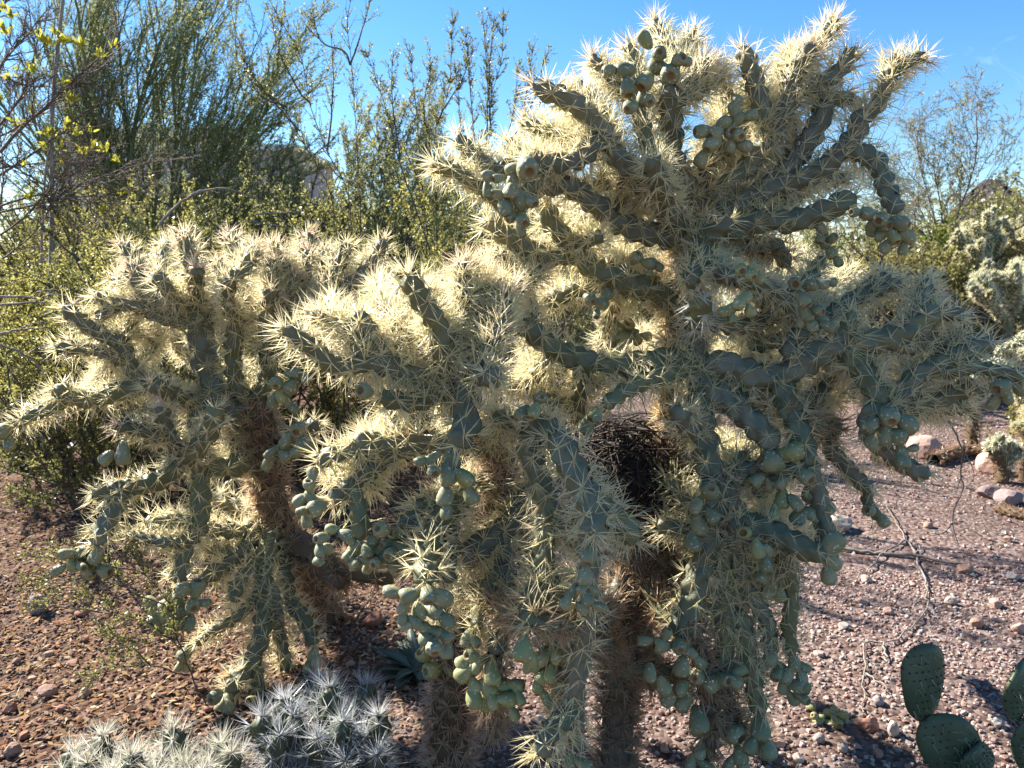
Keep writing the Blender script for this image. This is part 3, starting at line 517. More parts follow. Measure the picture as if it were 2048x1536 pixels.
# prickly pears
M['pad'] = make_stem_mat('prickly_pear_pad', (.065, .085, .045), (.10, .125, .065), .0, .45)
def pad(parent, B, cpx, wpx, hpx, ang, Y, yaw, seed):
    r = np.random.default_rng(seed); sc = mpp(*cpx, Y); c = at(*cpx, Y); W, H = wpx * sc / 2, hpx * sc / 2; th_ = .016
    nu, nv = 28, 7; u = np.arange(nu) * 2 * np.pi / nu
    sh = np.sin(u); rad_x = W * np.cos(u) * (1 + .2 * sh - .12 * (sh < -.3) * (sh + .3) ** 2 * 4) * (1 + .02 * np.sin(5 * u + seed)); rad_z = H * sh
    V, F = [], []
    for s_ in (1, -1):
        for i in range(nv):
            f = (nv - 1 - i) / (nv - 1) * .999; t = th_ * (1 - f ** 3.2) + .003
            V.append(np.stack([rad_x * f, np.full(nu, -s_ * t) + .006 * np.sin(3 * u + seed) * f, rad_z * f], 1))
    V = np.vstack(V); off = nv * nu
    for s_ in range(2):
        for i in range(nv - 1):
            a = s_ * off + i * nu + np.arange(nu); a2 = s_ * off + i * nu + (np.arange(nu) + 1) % nu
            q = np.stack([a, a2, a2 + nu, a + nu], 1); F.append(q if s_ else q[:, ::-1])
    a = np.arange(nu); a2 = (a + 1) % nu; F.append(np.stack([a, a2, a2 + off, a + off], 1))
    ca, sa = math.cos(ang), math.sin(ang); cy, sy = math.cos(yaw), math.sin(yaw)
    Rm_ = np.array([[cy, -sy, 0], [sy, cy, 0], [0, 0, 1]]) @ np.array([[ca, 0, sa], [0, 1, 0], [-sa, 0, ca]])
    Vw = V @ Rm_.T + c; tn = r.uniform(.9, 1.1)
    o = obj('pad', mesh_np('pad', Vw - B, np.vstack(F), [M['pad']], True, np.full(Vw.shape, tn)), parent)
    # areoles in diagonal rows, with dark tufts and a few pale spines
    bt, sp = Batch(), Batch()
    for gx in np.arange(-4, 5):
        for gz in np.arange(-5, 6):
            x, z = (gx + .5 * (gz % 2)) * .24, gz * .19
            if x * x + z * z > .86: continue
            for s_ in (1, -1):
                f = math.hypot(x, z); lx = W * x * (1 + .16 * z); lz = H * z; p = np.array([lx, -s_ * (th_ * (1 - f ** 3.2) + .003), lz])
                Vt, Ft = tube(np.array([p, p + np.array([0, -s_ * .003, .001])]), [.0028, .0012], 5); bt.add((Vt @ Rm_.T) + c, Ft)
                if r.random() < .45:
                    for _ in range(r.integers(1, 3)):
                        d = norm(np.array([r.normal(0, .5), -s_ * .7, r.normal(-.3, .5)])) * r.uniform(.018, .036); Vt, Ft = tube(np.array([p, p + d]), [.0009, .0002], 3); sp.add((Vt @ Rm_.T) + c, Ft, (.72, .66, .55))
    for a in np.linspace(0, 2 * np.pi, 20)[:-1]:
        p = np.array([W * math.cos(a) * (1 + .16 * math.sin(a)), 0, H * math.sin(a)]); d = norm(p + np.array([0, r.normal(0, .02), 0])) * .004
        Vt, Ft = tube(np.array([p * .99, p + d]), [.0032, .0014], 5); bt.add((Vt @ Rm_.T) + c, Ft)
    bt.V = [v - B for v in bt.V]; sp.V = [v - B for v in sp.V]
    obj('areoles', bt.mesh('areoles', [M['areole']], False), o, kind='stuff'); obj('spines', sp.mesh('spines', [M['spine']], False), o, kind='stuff')
M['areole'] = bark('areole_wool', (.03, .02, .012), (.07, .045, .025), 60)
b = at(1905, 1600, 1.93); b[2] = gh(b[0], b[1]); pp = thing('prickly_pear', 'prickly pear with egg-shaped pads stacked upright on the gravel', 'cactus', b)
pad(pp, b, (1846, 1366), 104, 172, -.05, 1.96, .25, 1); pad(pp, b, (1902, 1500), 116, 160, -.38, 1.93, -.2, 2); pad(pp, b, (1950, 1530), 84, 96, .75, 1.90, .35, 3)
b = at(2050, 1560, 1.95); b[2] = gh(b[0], b[1]); pp = thing('prickly_pear', 'prickly pear with one broad yellowish pad at the edge of the gravel', 'cactus', b)
pad(pp, b, (2040, 1382), 112, 134, .12, 1.97, .55, 4); pad(pp, b, (2062, 1490), 90, 150, -.1, 1.95, .3, 5)

# bird's nest of dark twigs between the middle and right plants
M['nest'] = bark('nest_twig', (.028, .02, .015), (.075, .055, .042), 25, .9); M['dry'] = bark('dry_wood', (.16, .13, .105), (.30, .26, .22), 40, .9); M['dark_twig'] = bark('dark_twig', (.07, .05, .04), (.14, .105, .08), 40, .9)
nr = np.random.default_rng(5); nc = at(1258, 965, 2.27); nestb = Batch()
for i in range(820):
    a, bb = nr.uniform(0, 6.28), nr.uniform(-1, 1); rr = math.sqrt(1 - bb * bb); sh = nr.uniform(.55, 1.0) if i < 700 else nr.uniform(.9, 1.3)
    p = np.array([rr * math.cos(a) * .165, rr * math.sin(a) * .13, bb * .185]) * sh; tg = norm(np.cross(p, nr.normal(size=3)) + nr.normal(0, .03, 3)); l = nr.uniform(.05, .13); out = norm(p)
    C = np.array([p - tg * l, p + out * .012 + nr.normal(0, .006, 3), p + tg * l - out * nr.uniform(0, .05)]); C = catmull(C, 5)
    Vt, Ft = tube(C, np.linspace(.0032, .0016, 5) * nr.uniform(.5, 1.3), 4); nestb.add(Vt, Ft)
nest = thing('bird_nest', 'dark messy bird nest of twigs lodged between two chollas', 'nest', nc); obj('twigs', nestb.mesh('twigs', [M['nest']]), nest, kind='stuff')
ib = []                                                                 # packed chamber wall
u = np.linspace(0, np.pi, 9); v = np.arange(14) * 2 * np.pi / 14
Vn = np.stack([np.sin(u)[:, None] * np.cos(v) * .115, np.sin(u)[:, None] * np.sin(v) * .095, np.broadcast_to(np.cos(u)[:, None] * .125, (9, 14))], -1).reshape(-1, 3) * nr.uniform(.85, 1.1, (126, 1))
i_ = np.arange(8)[:, None] * 14; j_ = np.arange(14)[None]; Fn = np.stack([i_ + j_, i_ + 14 + j_, i_ + 14 + (j_ + 1) % 14, i_ + (j_ + 1) % 14], -1).reshape(-1, 4)
obj('chamber', mesh_np('chamber', Vn, Fn, [M['nest']], False), nest)

def px_branch(name, label, cat, lines, Y, mat, r=.004, group=None, k=5, partname='branch', thin=.6):
    """lines: list of pixel polylines (x,y[,Y]) -> one dead branch with its side twigs"""
    P0 = lines[0][0]; B = at(P0[0], P0[1], P0[2] if len(P0) > 2 else Y); t = thing(name, label, cat, B, group)
    for q, ln in enumerate(lines):
        w0 = ln[0] if isinstance(ln[0], (int, float)) else None
        pts = ln[1:] if w0 else ln
        P = np.array([at(p[0], p[1], p[2] if len(p) > 2 else Y) for p in pts]); n = max(6, 4 * len(P)); C = catmull(P, n)
        C[1:-1] += rng.normal(0, r * .35, (n - 2, 3)); rr = r if q == 0 else r * thin
        V, F = tube(C, np.linspace(rr, rr * .45, n), k); obj(partname if q == 0 else 'twig', mesh_np('branch', V - B, F, [mat]), t)
    return t
g0 = lambda x, y: (x, y, float(ground(x, y)[1]) - .02)
def onground(ln, lift=6): return [(x, y, float(ground(x, y + lift)[1])) for x, y in ln]
px_branch('dead_branch', 'grey dead branch with a forked stub lying beside the right cholla', 'branch', [onground(l_) for l_ in ([(1640, 1092), (1720, 1100), (1790, 1108), (1835, 1112), (1880, 1122), (1924, 1127)], [(1828, 1110), (1838, 1100), (1842, 1088)],
    [(1835, 1114), (1850, 1160), (1856, 1195), (1842, 1235), (1800, 1272), (1768, 1284), (1731, 1284), (1730, 1338), (1726, 1342), (1728, 1425)], [(1768, 1284), (1774, 1310), (1766, 1325), (1728, 1340)], [(1726, 1342), (1765, 1370), (1772, 1382)],
    [(1832, 1108), (1800, 1060), (1772, 1010)], [(1810, 1080), (1770, 1105), (1720, 1150), (1690, 1165)])], 2.35, M['dry'], .013, thin=.36)
px_branch('dry_twig', 'thin bleached twig hanging under the right cholla arms', 'branch', [[(1898, 842, 2.3), (1915, 875, 2.32), (1924, 905, 2.34), (1922, 950, 2.36), (1928, 975, 2.38), (1912, 1010, 2.4), (1905, 1045, 2.42), (1918, 1090, 2.45)], [(1924, 950, 2.36), (1912, 980, 2.36), (1895, 987, 2.36)], [(1927, 880, 2.34), (1930, 905, 2.34), (1922, 945, 2.36)], [(1930, 905, 2.34), (1948, 945, 2.36), (1942, 968, 2.36), (1930, 972, 2.37)], [(1906, 1045, 2.42), (1890, 1065, 2.44), (1860, 1072, 2.46)]], 2.35, M['dry'], .0030)
px_branch('dry_twig', 'crooked bleached twig reaching over the teddy bear cholla tops', 'branch', [[(1700, 720, 2.5), (1780, 645, 2.6), (1825, 605, 2.65), (1850, 585, 2.7), (1862, 583, 2.7), (1880, 588, 2.7), (1915, 605, 2.7), (1950, 618, 2.7), (2000, 650, 2.7), (2048, 690, 2.7)], [(1878, 588, 2.7), (1893, 580, 2.7), (1890, 578, 2.7), (1878, 582, 2.7)], [(1922, 608, 2.7), (1945, 595, 2.7), (1972, 576, 2.7)], [(1935, 612, 2.7), (1975, 665, 2.65), (1995, 690, 2.6)]], 2.6, M['dry'], .0034)
px_branch('dead_branch', 'pale dead branch leaning over the shaded ground left of the chollas', 'branch', [[(50, 985, 4.85), (72, 915, 4.8), (100, 880, 4.75), (112, 862, 4.7)], [(100, 880, 4.75), (70, 872, 4.8), (40, 895, 4.85), (18, 930, 4.9)], [(100, 880, 4.75), (60, 865, 4.8), (30, 860, 4.8)], [(72, 918, 4.8), (85, 930, 4.8), (92, 960, 4.85)]], 4.8, M['dry'], .013)
px_branch('dead_branch', 'curved grey dead branch arching over the creosote behind the left cholla', 'branch', [[(318, 452, 4.4), (345, 420, 4.4), (375, 395, 4.4), (410, 380, 4.4), (450, 378, 4.4), (490, 388, 4.4), (530, 405, 4.5)], [(375, 397, 4.4), (400, 384, 4.4), (440, 384, 4.4)], [(512, 428, 4.5), (545, 426, 4.5), (590, 425, 4.5)], [(500, 440, 4.5), (570, 455, 4.5), (630, 470, 4.6)]], 4.4, M['dry'], .009)
for i, ln in enumerate([[(0, 593), (60, 595), (120, 607)], [(0, 610), (70, 604), (118, 608)], [(0, 690), (50, 710), (95, 745)], [(0, 668), (40, 660), (100, 655)], [(90, 630), (130, 612), (170, 600)], [(0, 800), (60, 800), (130, 790)]]):
    px_branch('dry_stick', ['long straight grey stick above its twin, left of the grey tree trunk', 'long grey stick just below the straight one at the tree trunk', 'grey stick slanting down through the golden-leaved creosote', 'level grey stick crossing the golden-leaved creosote top', 'short grey stick rising toward the left cholla crown', 'low level grey stick under the golden-leaved creosote'][i], 'branch', [[(x, y, 3.9) for x, y in ln], [(ln[1][0], ln[1][1], 3.9), (ln[1][0] + 25, ln[1][1] - 14, 3.85), (ln[1][0] + 60, ln[1][1] - 16, 3.85)]], 3.9, M['dry'], .007, group='grey sticks by the creosote')
px_branch('dry_stalk', 'thin dark stalk leaning over red stones by the agave', 'branch', [[(690, 1304, 2.8), (720, 1225, 2.84), (768, 1168, 2.88)]], 2.6, M['dark_twig'], .003)
# cut fruit cluster fallen on the gravel
fb = ground(1665, 1440); fc = Cholla('fallen pale cluster of chain fruit lying on pink gravel', fb, 31, name='fallen_fruit_cluster', cat='fruit')
fc.P.append(fb[None] + np.array([[0, 0, .02]])); fc.px.append(to_px(fc.P[-1]))
fc.fruits([(1640, 1440, 30), (1660, 1428, 28), (1672, 1442, 30), (1685, 1430, 26), (1655, 1450, 28), (1678, 1452, 26), (1630, 1432, 24), (1692, 1445, 24), (1670, 1418, 22)], dY=-.005, down=0, yellow=True)
fb = ground(1621, 1420); o = obj('fallen_fruit', FRUITS['fruit_yellow'][2], None, fb + np.array([0, 0, .012])); o.scale = (.032,) * 3; o.rotation_euler = (1.4, .3, 1); tag(o, 'single round pale fruit fallen beside the fruit cluster on gravel', 'fruit')

# agave behind the middle trunk
M['agave'] = make_stem_mat('agave_leaf', (.05, .075, .05), (.085, .115, .08), 0, .5)
ab = ground(838, 1345); ag = thing('agave', 'small dark agave with toothed leaves behind the brown trunk', 'agave', ab)
ar = np.random.default_rng(3)
for i in range(13):
    a = ar.uniform(1.9, 4.4) if i < 8 else ar.uniform(0, 6.28); l = ar.uniform(.16, .27); e = ar.uniform(.25, .75); d = np.array([math.cos(a) * math.cos(e), math.sin(a) * math.cos(e), math.sin(e)]); n = 7
    t = np.linspace(0, 1, n); C = d[None] * (t * l)[:, None] + np.array([0, 0, 1])[None] * (-.05 * t ** 2)[:, None]; sd = norm(np.cross(d, [0, 0, 1])); up = np.cross(sd, d); wd = .026 * np.sin(np.pi * (.22 + .78 * t)) ** .8 + .0008
    V = np.stack([C - sd * wd[:, None] + up * (wd * .35)[:, None], C - up * .004, C + sd * wd[:, None] + up * (wd * .35)[:, None], C + up * .003], 1).reshape(-1, 3)
    q = np.arange(n - 1)[:, None] * 4; F = np.concatenate([q + np.array([[k, (k + 1) % 4, 4 + (k + 1) % 4, 4 + k]]) for k in range(4)])
    obj('leaf', mesh_np('leaf', V, F, [M['agave']], True, np.ones(V.shape)), ag)

# ================================================================== GROUND
def make_ground_mat():
    m, n, l, o = newmat('gravel_soil'); p = n.nodes.new('ShaderNodeBsdfPrincipled'); p.inputs['Roughness'].default_value = .95; p.inputs['Specular IOR Level'].default_value = .15
    tc = n.nodes.new('ShaderNodeTexCoord'); v = n.nodes.new('ShaderNodeTexVoronoi'); v.inputs['Scale'].default_value = 42; l(tc.outputs['Object'], v.inputs[0])
    r = ramp(n, [(0, (.10, .065, .05)), (.35, (.155, .108, .088)), (.7, (.195, .145, .125)), (1, (.235, .19, .17))]); s = n.nodes.new('ShaderNodeSeparateColor'); l(v.outputs['Color'], s.inputs[0]); l(s.outputs[0], r.inputs[0])
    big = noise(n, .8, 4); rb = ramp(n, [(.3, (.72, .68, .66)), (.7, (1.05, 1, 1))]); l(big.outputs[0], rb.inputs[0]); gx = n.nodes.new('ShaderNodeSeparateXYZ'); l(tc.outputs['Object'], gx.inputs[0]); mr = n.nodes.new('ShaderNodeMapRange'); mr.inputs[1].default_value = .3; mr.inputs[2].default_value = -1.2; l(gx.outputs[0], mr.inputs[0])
    soil = mix(n, 'MULTIPLY', mr.outputs[0], mix(n, 'MULTIPLY', 1., r.outputs[0], rb.outputs[0]), (.75, .62, .5)); l(soil, p.inputs[0])  # browner soil towards the left, its darkening also standing in for missing cast shade
    b = n.nodes.new('ShaderNodeBump'); b.inputs['Strength'].default_value = .9; b.inputs['Distance'].default_value = .012; b.invert = True; l(v.outputs['Distance'], b.inputs['Height']); l(b.outputs[0], p.inputs['Normal']); l(p.outputs[0], o.inputs[0]); return m
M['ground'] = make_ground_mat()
xs = np.concatenate([-np.geomspace(400, 5, 30), np.linspace(-4.9, 4.9, 70), np.geomspace(5, 400, 30)]); ys = np.concatenate([[-60, -20, -6, -2], np.linspace(0, 9, 64), np.geomspace(9.3, 900, 40)])
X, Y_ = np.meshgrid(xs, ys); fl = np.exp(-np.clip(Y_ - 8, 0, None) / 8); Vg = np.stack([X, Y_, gh(X, Y_) * fl], -1).reshape(-1, 3)
i_ = np.arange(len(ys) - 1)[:, None] * len(xs); j_ = np.arange(len(xs) - 1)[None]; Fg = np.stack([i_ + j_, i_ + j_ + 1, i_ + len(xs) + j_ + 1, i_ + len(xs) + j_], -1).reshape(-1, 4)
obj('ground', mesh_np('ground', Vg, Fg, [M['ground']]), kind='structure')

def ico(sub=0):
    t = (1 + 5 ** .5) / 2; V = norm(np.array([[-1, t, 0], [1, t, 0], [-1, -t, 0], [1, -t, 0], [0, -1, t], [0, 1, t], [0, -1, -t], [0, 1, -t], [t, 0, -1], [t, 0, 1], [-t, 0, -1], [-t, 0, 1]], float))
    F = np.array([[0, 11, 5], [0, 5, 1], [0, 1, 7], [0, 7, 10], [0, 10, 11], [1, 5, 9], [5, 11, 4], [11, 10, 2], [10, 7, 6], [7, 1, 8], [3, 9, 4], [3, 4, 2], [3, 2, 6], [3, 6, 8], [3, 8, 9], [4, 9, 5], [2, 4, 11], [6, 2, 10], [8, 6, 7], [9, 8, 1]])
    for _ in range(sub):
        V = list(V); c = {}; nf = []
        def mid(a, b):
            k = (min(a, b), max(a, b))
            if k not in c: v = V[a] + V[b]; V.append(v / np.linalg.norm(v)); c[k] = len(V) - 1
            return c[k]
        for a, b, d in F: x, y, z = mid(a, b), mid(b, d), mid(d, a); nf += [[a, x, z], [b, y, x], [d, z, y], [x, y, z]]
        V = np.array(V); F = np.array(nf)
    return V, F
def make_stone_mat(name, rough=.9):
    m, n, l, o = newmat(name); p = n.nodes.new('ShaderNodeBsdfPrincipled'); p.inputs['Roughness'].default_value = rough; p.inputs['Specular IOR Level'].default_value = .25
    a = n.nodes.new('ShaderNodeAttribute'); a.attribute_name = 'tint'; t = noise(n, 60, 5, .7); r = ramp(n, [(.3, (.72, .7, .68)), (.7, (1.12, 1.1, 1.08))]); l(t.outputs[0], r.inputs[0]); l(mix(n, 'MULTIPLY', 1., a.outputs[0], r.outputs[0]), p.inputs[0])
    b = n.nodes.new('ShaderNodeBump'); b.inputs['Strength'].default_value = .5; b.inputs['Distance'].default_value = .004; l(t.outputs[0], b.inputs['Height']); l(b.outputs[0], p.inputs['Normal']); l(p.outputs[0], o.inputs[0]); return m
M['stone'] = make_stone_mat('pebble_stone')
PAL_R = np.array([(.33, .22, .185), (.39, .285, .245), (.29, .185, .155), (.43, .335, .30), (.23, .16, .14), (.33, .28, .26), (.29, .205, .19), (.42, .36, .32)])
PAL_L = np.array([(.24, .135, .095), (.19, .11, .08), (.29, .185, .13), (.16, .105, .08), (.34, .245, .18), (.27, .17, .135), (.14, .10, .08), (.38, .29, .23)])  # red-brown left stones, toned darker partly in place of shade
def scatter(n, ylo, yhi, smin, smax, seed, left):
    r = np.random.default_rng(seed); V0, F0 = ico(0) if ylo < 3 else (np.array([[1, 0, 0], [0, 1, 0], [-1, 0, 0], [0, -1, 0], [0, 0, 1], [0, 0, -1]], float), np.array([[0, 1, 4], [1, 2, 4], [2, 3, 4], [3, 0, 4], [1, 0, 5], [2, 1, 5], [3, 2, 5], [0, 3, 5]])); nv = len(V0)
    var = [V0 * (1 + r.uniform(-.28, .28, (nv, 1))) for _ in range(24)]
    y = ylo + (yhi - ylo) * r.random(n) ** .75; hw = y * .70 + .12; x = (r.random(n) * 2 - 1) * hw
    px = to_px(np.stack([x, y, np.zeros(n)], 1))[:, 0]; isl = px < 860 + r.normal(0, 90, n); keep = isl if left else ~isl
    x, y = x[keep], y[keep]; n = len(x); sz = np.exp(r.uniform(math.log(smin), math.log(smax), n)) * (.75 + .5 * r.random(n) ** 3)
    vi = r.integers(0, 24, n); Vs = np.array(var)[vi]; a = r.uniform(0, 6.28, n); fl = r.uniform(.42, .85, n); el = r.uniform(.65, 1.0, n)
    Vs = Vs * np.stack([np.ones(n), el, fl], 1)[:, None]; tl = r.normal(0, .3, n); ct, st = np.cos(tl)[:, None], np.sin(tl)[:, None]
    xx = Vs[..., 0] * ct - Vs[..., 2] * st; zz = Vs[..., 0] * st + Vs[..., 2] * ct; ca, sa = np.cos(a)[:, None], np.sin(a)[:, None]
    P = np.stack([xx * ca - Vs[..., 1] * sa, xx * sa + Vs[..., 1] * ca, zz], -1) * sz[:, None, None]
    P += np.stack([x, y, gh(x, y) + sz * fl * r.uniform(.15, .75, n)], 1)[:, None]
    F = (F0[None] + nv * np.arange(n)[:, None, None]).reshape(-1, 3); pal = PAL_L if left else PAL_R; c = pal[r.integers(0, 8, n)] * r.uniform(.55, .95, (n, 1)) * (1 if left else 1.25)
    return mesh_np('gravel', P.reshape(-1, 3), F, [M['stone']], False, np.repeat(c, nv, 0))
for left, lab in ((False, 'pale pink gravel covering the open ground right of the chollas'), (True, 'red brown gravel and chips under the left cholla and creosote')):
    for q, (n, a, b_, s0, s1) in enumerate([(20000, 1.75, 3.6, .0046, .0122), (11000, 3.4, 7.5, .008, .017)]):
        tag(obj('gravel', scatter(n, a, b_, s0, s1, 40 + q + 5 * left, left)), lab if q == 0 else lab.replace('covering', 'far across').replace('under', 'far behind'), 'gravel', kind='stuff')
# leaf litter and wood chips on the left
M['litter'] = leafy('leaf_litter', (1, 1, 1), .15, tint=True)
lr = np.random.default_rng(77); n = 17000; y = 1.8 + 3.4 * lr.random(n) ** .8; pxs = lr.uniform(-30, 1000, n) - 120 * lr.random(n); x = (pxs - 1024) / FPX * (y * 1.0 + .25); a = lr.uniform(0, 6.28, n); l_ = lr.uniform(.006, .02, n); w_ = l_ * lr.uniform(.18, .5, n)
ax = np.stack([np.cos(a), np.sin(a), lr.normal(0, .25, n)], 1); bx = norm(np.stack([-np.sin(a), np.cos(a), lr.normal(0, .4, n)], 1)); c0 = np.stack([x, y, gh(x, y) + .007 + lr.random(n) * .008], 1)
V = np.stack([c0 - ax * l_[:, None], c0 + bx * w_[:, None], c0 + ax * l_[:, None], c0 - bx * w_[:, None]], 1).reshape(-1, 3); F = np.arange(4 * n).reshape(n, 4)
pal = np.array([(.34, .17, .09), (.42, .27, .15), (.25, .13, .08), (.5, .38, .25), (.30, .22, .16), (.36, .24, .12)]); tag(obj('leaf_litter', mesh_np('leaf_litter', V, F, [M['litter']], False, np.repeat(pal[lr.integers(0, 6, n)] * lr.uniform(.7, 1.15, (n, 1)), 4, 0))), 'dry brown leaf litter strewn under the left cholla', 'litter', kind='stuff')

# separate stones
ROCKV, ROCKF = ico(2)
def rock(px, py, wpx, hpx, col, label, grp=None, seed=0, dep=.9):
    r = np.random.default_rng(seed + int(px) * 7 + int(py)); g = ground(px, py + hpx * .4); sc = mpp(px, py, g[1]); V = ROCKV.copy()
    for _ in range(11):                                              # knock flat facets off
        d = norm(r.normal(size=3)); h = r.uniform(.62, .92); k = V @ d; V = V - np.clip(k - h, 0, None)[:, None] * d
    V *= 1 + r.normal(0, .018, (len(V), 1)); V = V * np.array([wpx * sc / 2, wpx * sc / 2 * dep, hpx * sc / 2 * 1.25]); a = r.uniform(-.4, .4); V[:, :2] = V[:, :2] @ np.array([[math.cos(a), math.sin(a)], [-math.sin(a), math.cos(a)]])
    g[2] = gh(g[0], g[1]) + hpx * sc * .38; g[1] += wpx * sc * .3
    tag(obj('stone', mesh_np('stone', V, ROCKF, [M['stone']], False, np.broadcast_to(np.array(col) * r.uniform(.9, 1.1), V.shape)), None, g), label, 'stone', grp)
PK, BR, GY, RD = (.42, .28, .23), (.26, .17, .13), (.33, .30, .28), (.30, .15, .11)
rock(1680, 1052, 62, 34, (.45, .36, .29), 'pale angular stone beside the dead branch in the sun'); rock(1862, 900, 75, 44, PK, 'large pink boulder left of its twin behind the thin hanging twig'); rock(1830, 885, 60, 40, PK, 'pink boulder half hidden by the hanging green fruit')
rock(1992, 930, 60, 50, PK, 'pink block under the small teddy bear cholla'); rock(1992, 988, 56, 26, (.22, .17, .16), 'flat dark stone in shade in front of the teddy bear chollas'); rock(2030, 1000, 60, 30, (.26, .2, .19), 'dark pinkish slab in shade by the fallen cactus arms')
rock(1980, 898, 42, 20, (.55, .5, .46), 'small bleached stone next to the fallen cactus arm'); rock(1742, 1455, 40, 28, (.36, .18, .13), 'rust red stone beside the fallen fruit cluster'); rock(1790, 1462, 24, 34, (.5, .42, .36), 'pale chunky stone below the prickly pear beside the red one')
rock(745, 1245, 48, 24, (.22, .11, .08), 'flat dark red stone by the agave'); rock(70, 1210, 38, 50, (.40, .31, .27), 'upright pinkish grey stone in the creosote seedling'); rock(88, 1388, 40, 22, (.36, .23, .18), 'flat brown stone at the foot of the creosote seedling'); rock(168, 1388, 26, 18, (.34, .2, .15), 'small brown stone beside the flat brown stone')
CN = {0: 'rust', 1: 'grey', 2: 'pale', 3: 'brown', 4: 'pink'}
LAND = [(1846, 1366, 'next to the stacked prickly pear'), (2030, 1400, 'by the broad edge prickly pear'), (1660, 1440, 'near the fallen fruit cluster'), (1800, 1112, 'near the grey dead branch'), (1730, 1290, 'along the curved dead twig'), (1990, 1030, 'near the short golden cactus arm'), (1910, 1060, 'below the thin hanging twig'), (1520, 1480, 'under the hanging fruit curtain'), (1240, 1500, 'at the tallest cholla trunk'), (900, 1480, 'at the shaggy brown trunk'), (200, 1480, 'beside the sunlit white-spined clump'), (650, 1420, 'behind the shaded white-spined clump'), (450, 1400, 'below the left cholla fruit'), (250, 1280, 'under the creosote seedling'), (60, 1230, 'near the upright pinkish stone'), (130, 1390, 'near the flat brown stone'), (1980, 1200, 'on the open sunny gravel'), (760, 1300, 'near the small agave')]
def stone_label(x, y, w_, cn):
    n_ = min(LAND, key=lambda q: math.hypot(q[0] - x, q[1] - y))[2]; return ('small ' if w_ < 27 else 'fist-sized ') + cn + ' stone ' + n_
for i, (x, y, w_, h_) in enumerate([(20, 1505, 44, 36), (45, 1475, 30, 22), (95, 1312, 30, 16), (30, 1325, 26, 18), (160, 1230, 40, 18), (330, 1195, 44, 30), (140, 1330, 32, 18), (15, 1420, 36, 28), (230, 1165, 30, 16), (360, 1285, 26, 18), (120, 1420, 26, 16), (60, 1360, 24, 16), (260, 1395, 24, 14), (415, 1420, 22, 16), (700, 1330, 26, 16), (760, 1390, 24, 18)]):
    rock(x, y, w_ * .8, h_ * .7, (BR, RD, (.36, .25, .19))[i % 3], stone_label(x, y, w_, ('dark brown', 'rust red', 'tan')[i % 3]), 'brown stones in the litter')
for i, (x, y, w_, h_) in enumerate([(1725, 1205, 26, 14), (1690, 1255, 24, 14), (1640, 1310, 22, 12), (1935, 1140, 30, 20), (1995, 1210, 28, 18), (2030, 1155, 24, 16), (1905, 1205, 24, 16), (1960, 1250, 30, 20), (2040, 1260, 26, 22), (1640, 1480, 24, 18), (1690, 1500, 26, 18), (1760, 1510, 24, 16), (1560, 1490, 24, 18), (1760, 1405, 24, 18), (1735, 1160, 24, 14), (1860, 1052, 22, 12), (1780, 1225, 24, 14), (2000, 1450, 26, 20), (1600, 1520, 24, 16), (2020, 1080, 20, 12), (1330, 1500, 22, 18), (1080, 1440, 20, 14)]):
    rock(x, y, w_, h_, (PK, GY, (.46, .36, .31), (.36, .22, .17))[i % 4], stone_label(x, y, w_, ('pink', 'grey', 'pale', 'rust brown')[i % 4]), 'stones on the open gravel')
# ================================================================== TEDDY BEAR CHOLLAS (mid distance)
M['teddy_stem'] = make_stem_mat('teddy_stem', (.14, .15, .08), (.19, .19, .11), 0, .8); M['teddy_old'] = make_stem_mat('teddy_old', (.09, .06, .035), (.14, .095, .055), 0, .9)
def teddy(label, base_px, top_py, joints, seed, width=120, group=None, col=(.95, .90, .70), jw=.032):
    r = np.random.default_rng(seed); b = ground(*base_px); b[2] = gh(b[0], b[1]); Y = b[1]; sc = mpp(base_px[0], base_px[1], Y); t = thing('teddy_bear_cholla', label, 'cactus', b, group)
    H = (base_px[1] - top_py) * sc; W = width * sc / 2; segs = []
    trunk = np.array([[0, 0, -.03], [r.normal(0, .02), 0, H * .3], [r.normal(0, .03), 0, H * .55]]); segs.append((trunk, jw * 1.25, True)); tips = [(trunk[-1], np.array([0, 0, 1.])), (trunk[1], np.array([.3, 0, 1.]))]
    for i in range(joints):
        p, d = tips[r.integers(max(0, len(tips) - 9), len(tips))] if i > 3 else tips[i % 2]
        tgt = np.array([r.uniform(-1, 1) * W, r.uniform(-1, 1) * W * .8, H * r.uniform(.45, 1.0)]); v = norm(norm(tgt - p) + np.array([0, 0, .35]) + r.normal(0, .2, 3)); l = min(np.linalg.norm(tgt - p) + .02, r.uniform(.10, .24) * H / .9)
        q = p + v * l; m_ = (p + q) / 2 + r.normal(0, .012, 3); segs.append((np.array([p, m_, q]), jw * r.uniform(.75, 1.0), False)); tips.append((q, v))
    sv, sf, scl, ns = [], [], [], 0
    for P, R0, old in segs:
        L_ = np.linalg.norm(np.diff(P, axis=0), axis=1).sum(); n = max(6, int(L_ / (R0 * .6))); C = catmull(P, n); R = np.full(n, R0); V, F, info = stem_mesh(C, R, L_, r, .15, .3, 8)
        obj('trunk' if old else 'stem', mesh_np('joint', V, F, [M['teddy_old' if old else 'teddy_stem']], True, np.ones(V.shape)), t)
        info = (*info[:4], *lattice(L_, R0, .16)[:2], *info[6:])
        V, F, c = spine_mesh(C, R, L_, info, r, 5, R0 * 1.2, max(.0018, sc * 1.15), (.40, .28, .16) if old else col, dense_tip=14, fwd=.1, low=True)
        sv.append(V); sf.append([f + ns for f in F]); scl.append(c); ns += len(V)
    obj('spines', mesh_np('spines', np.vstack(sv), [np.vstack([f[0] for f in sf])], [M['spine']], False, np.vstack(scl)), t, kind='stuff')
    return t
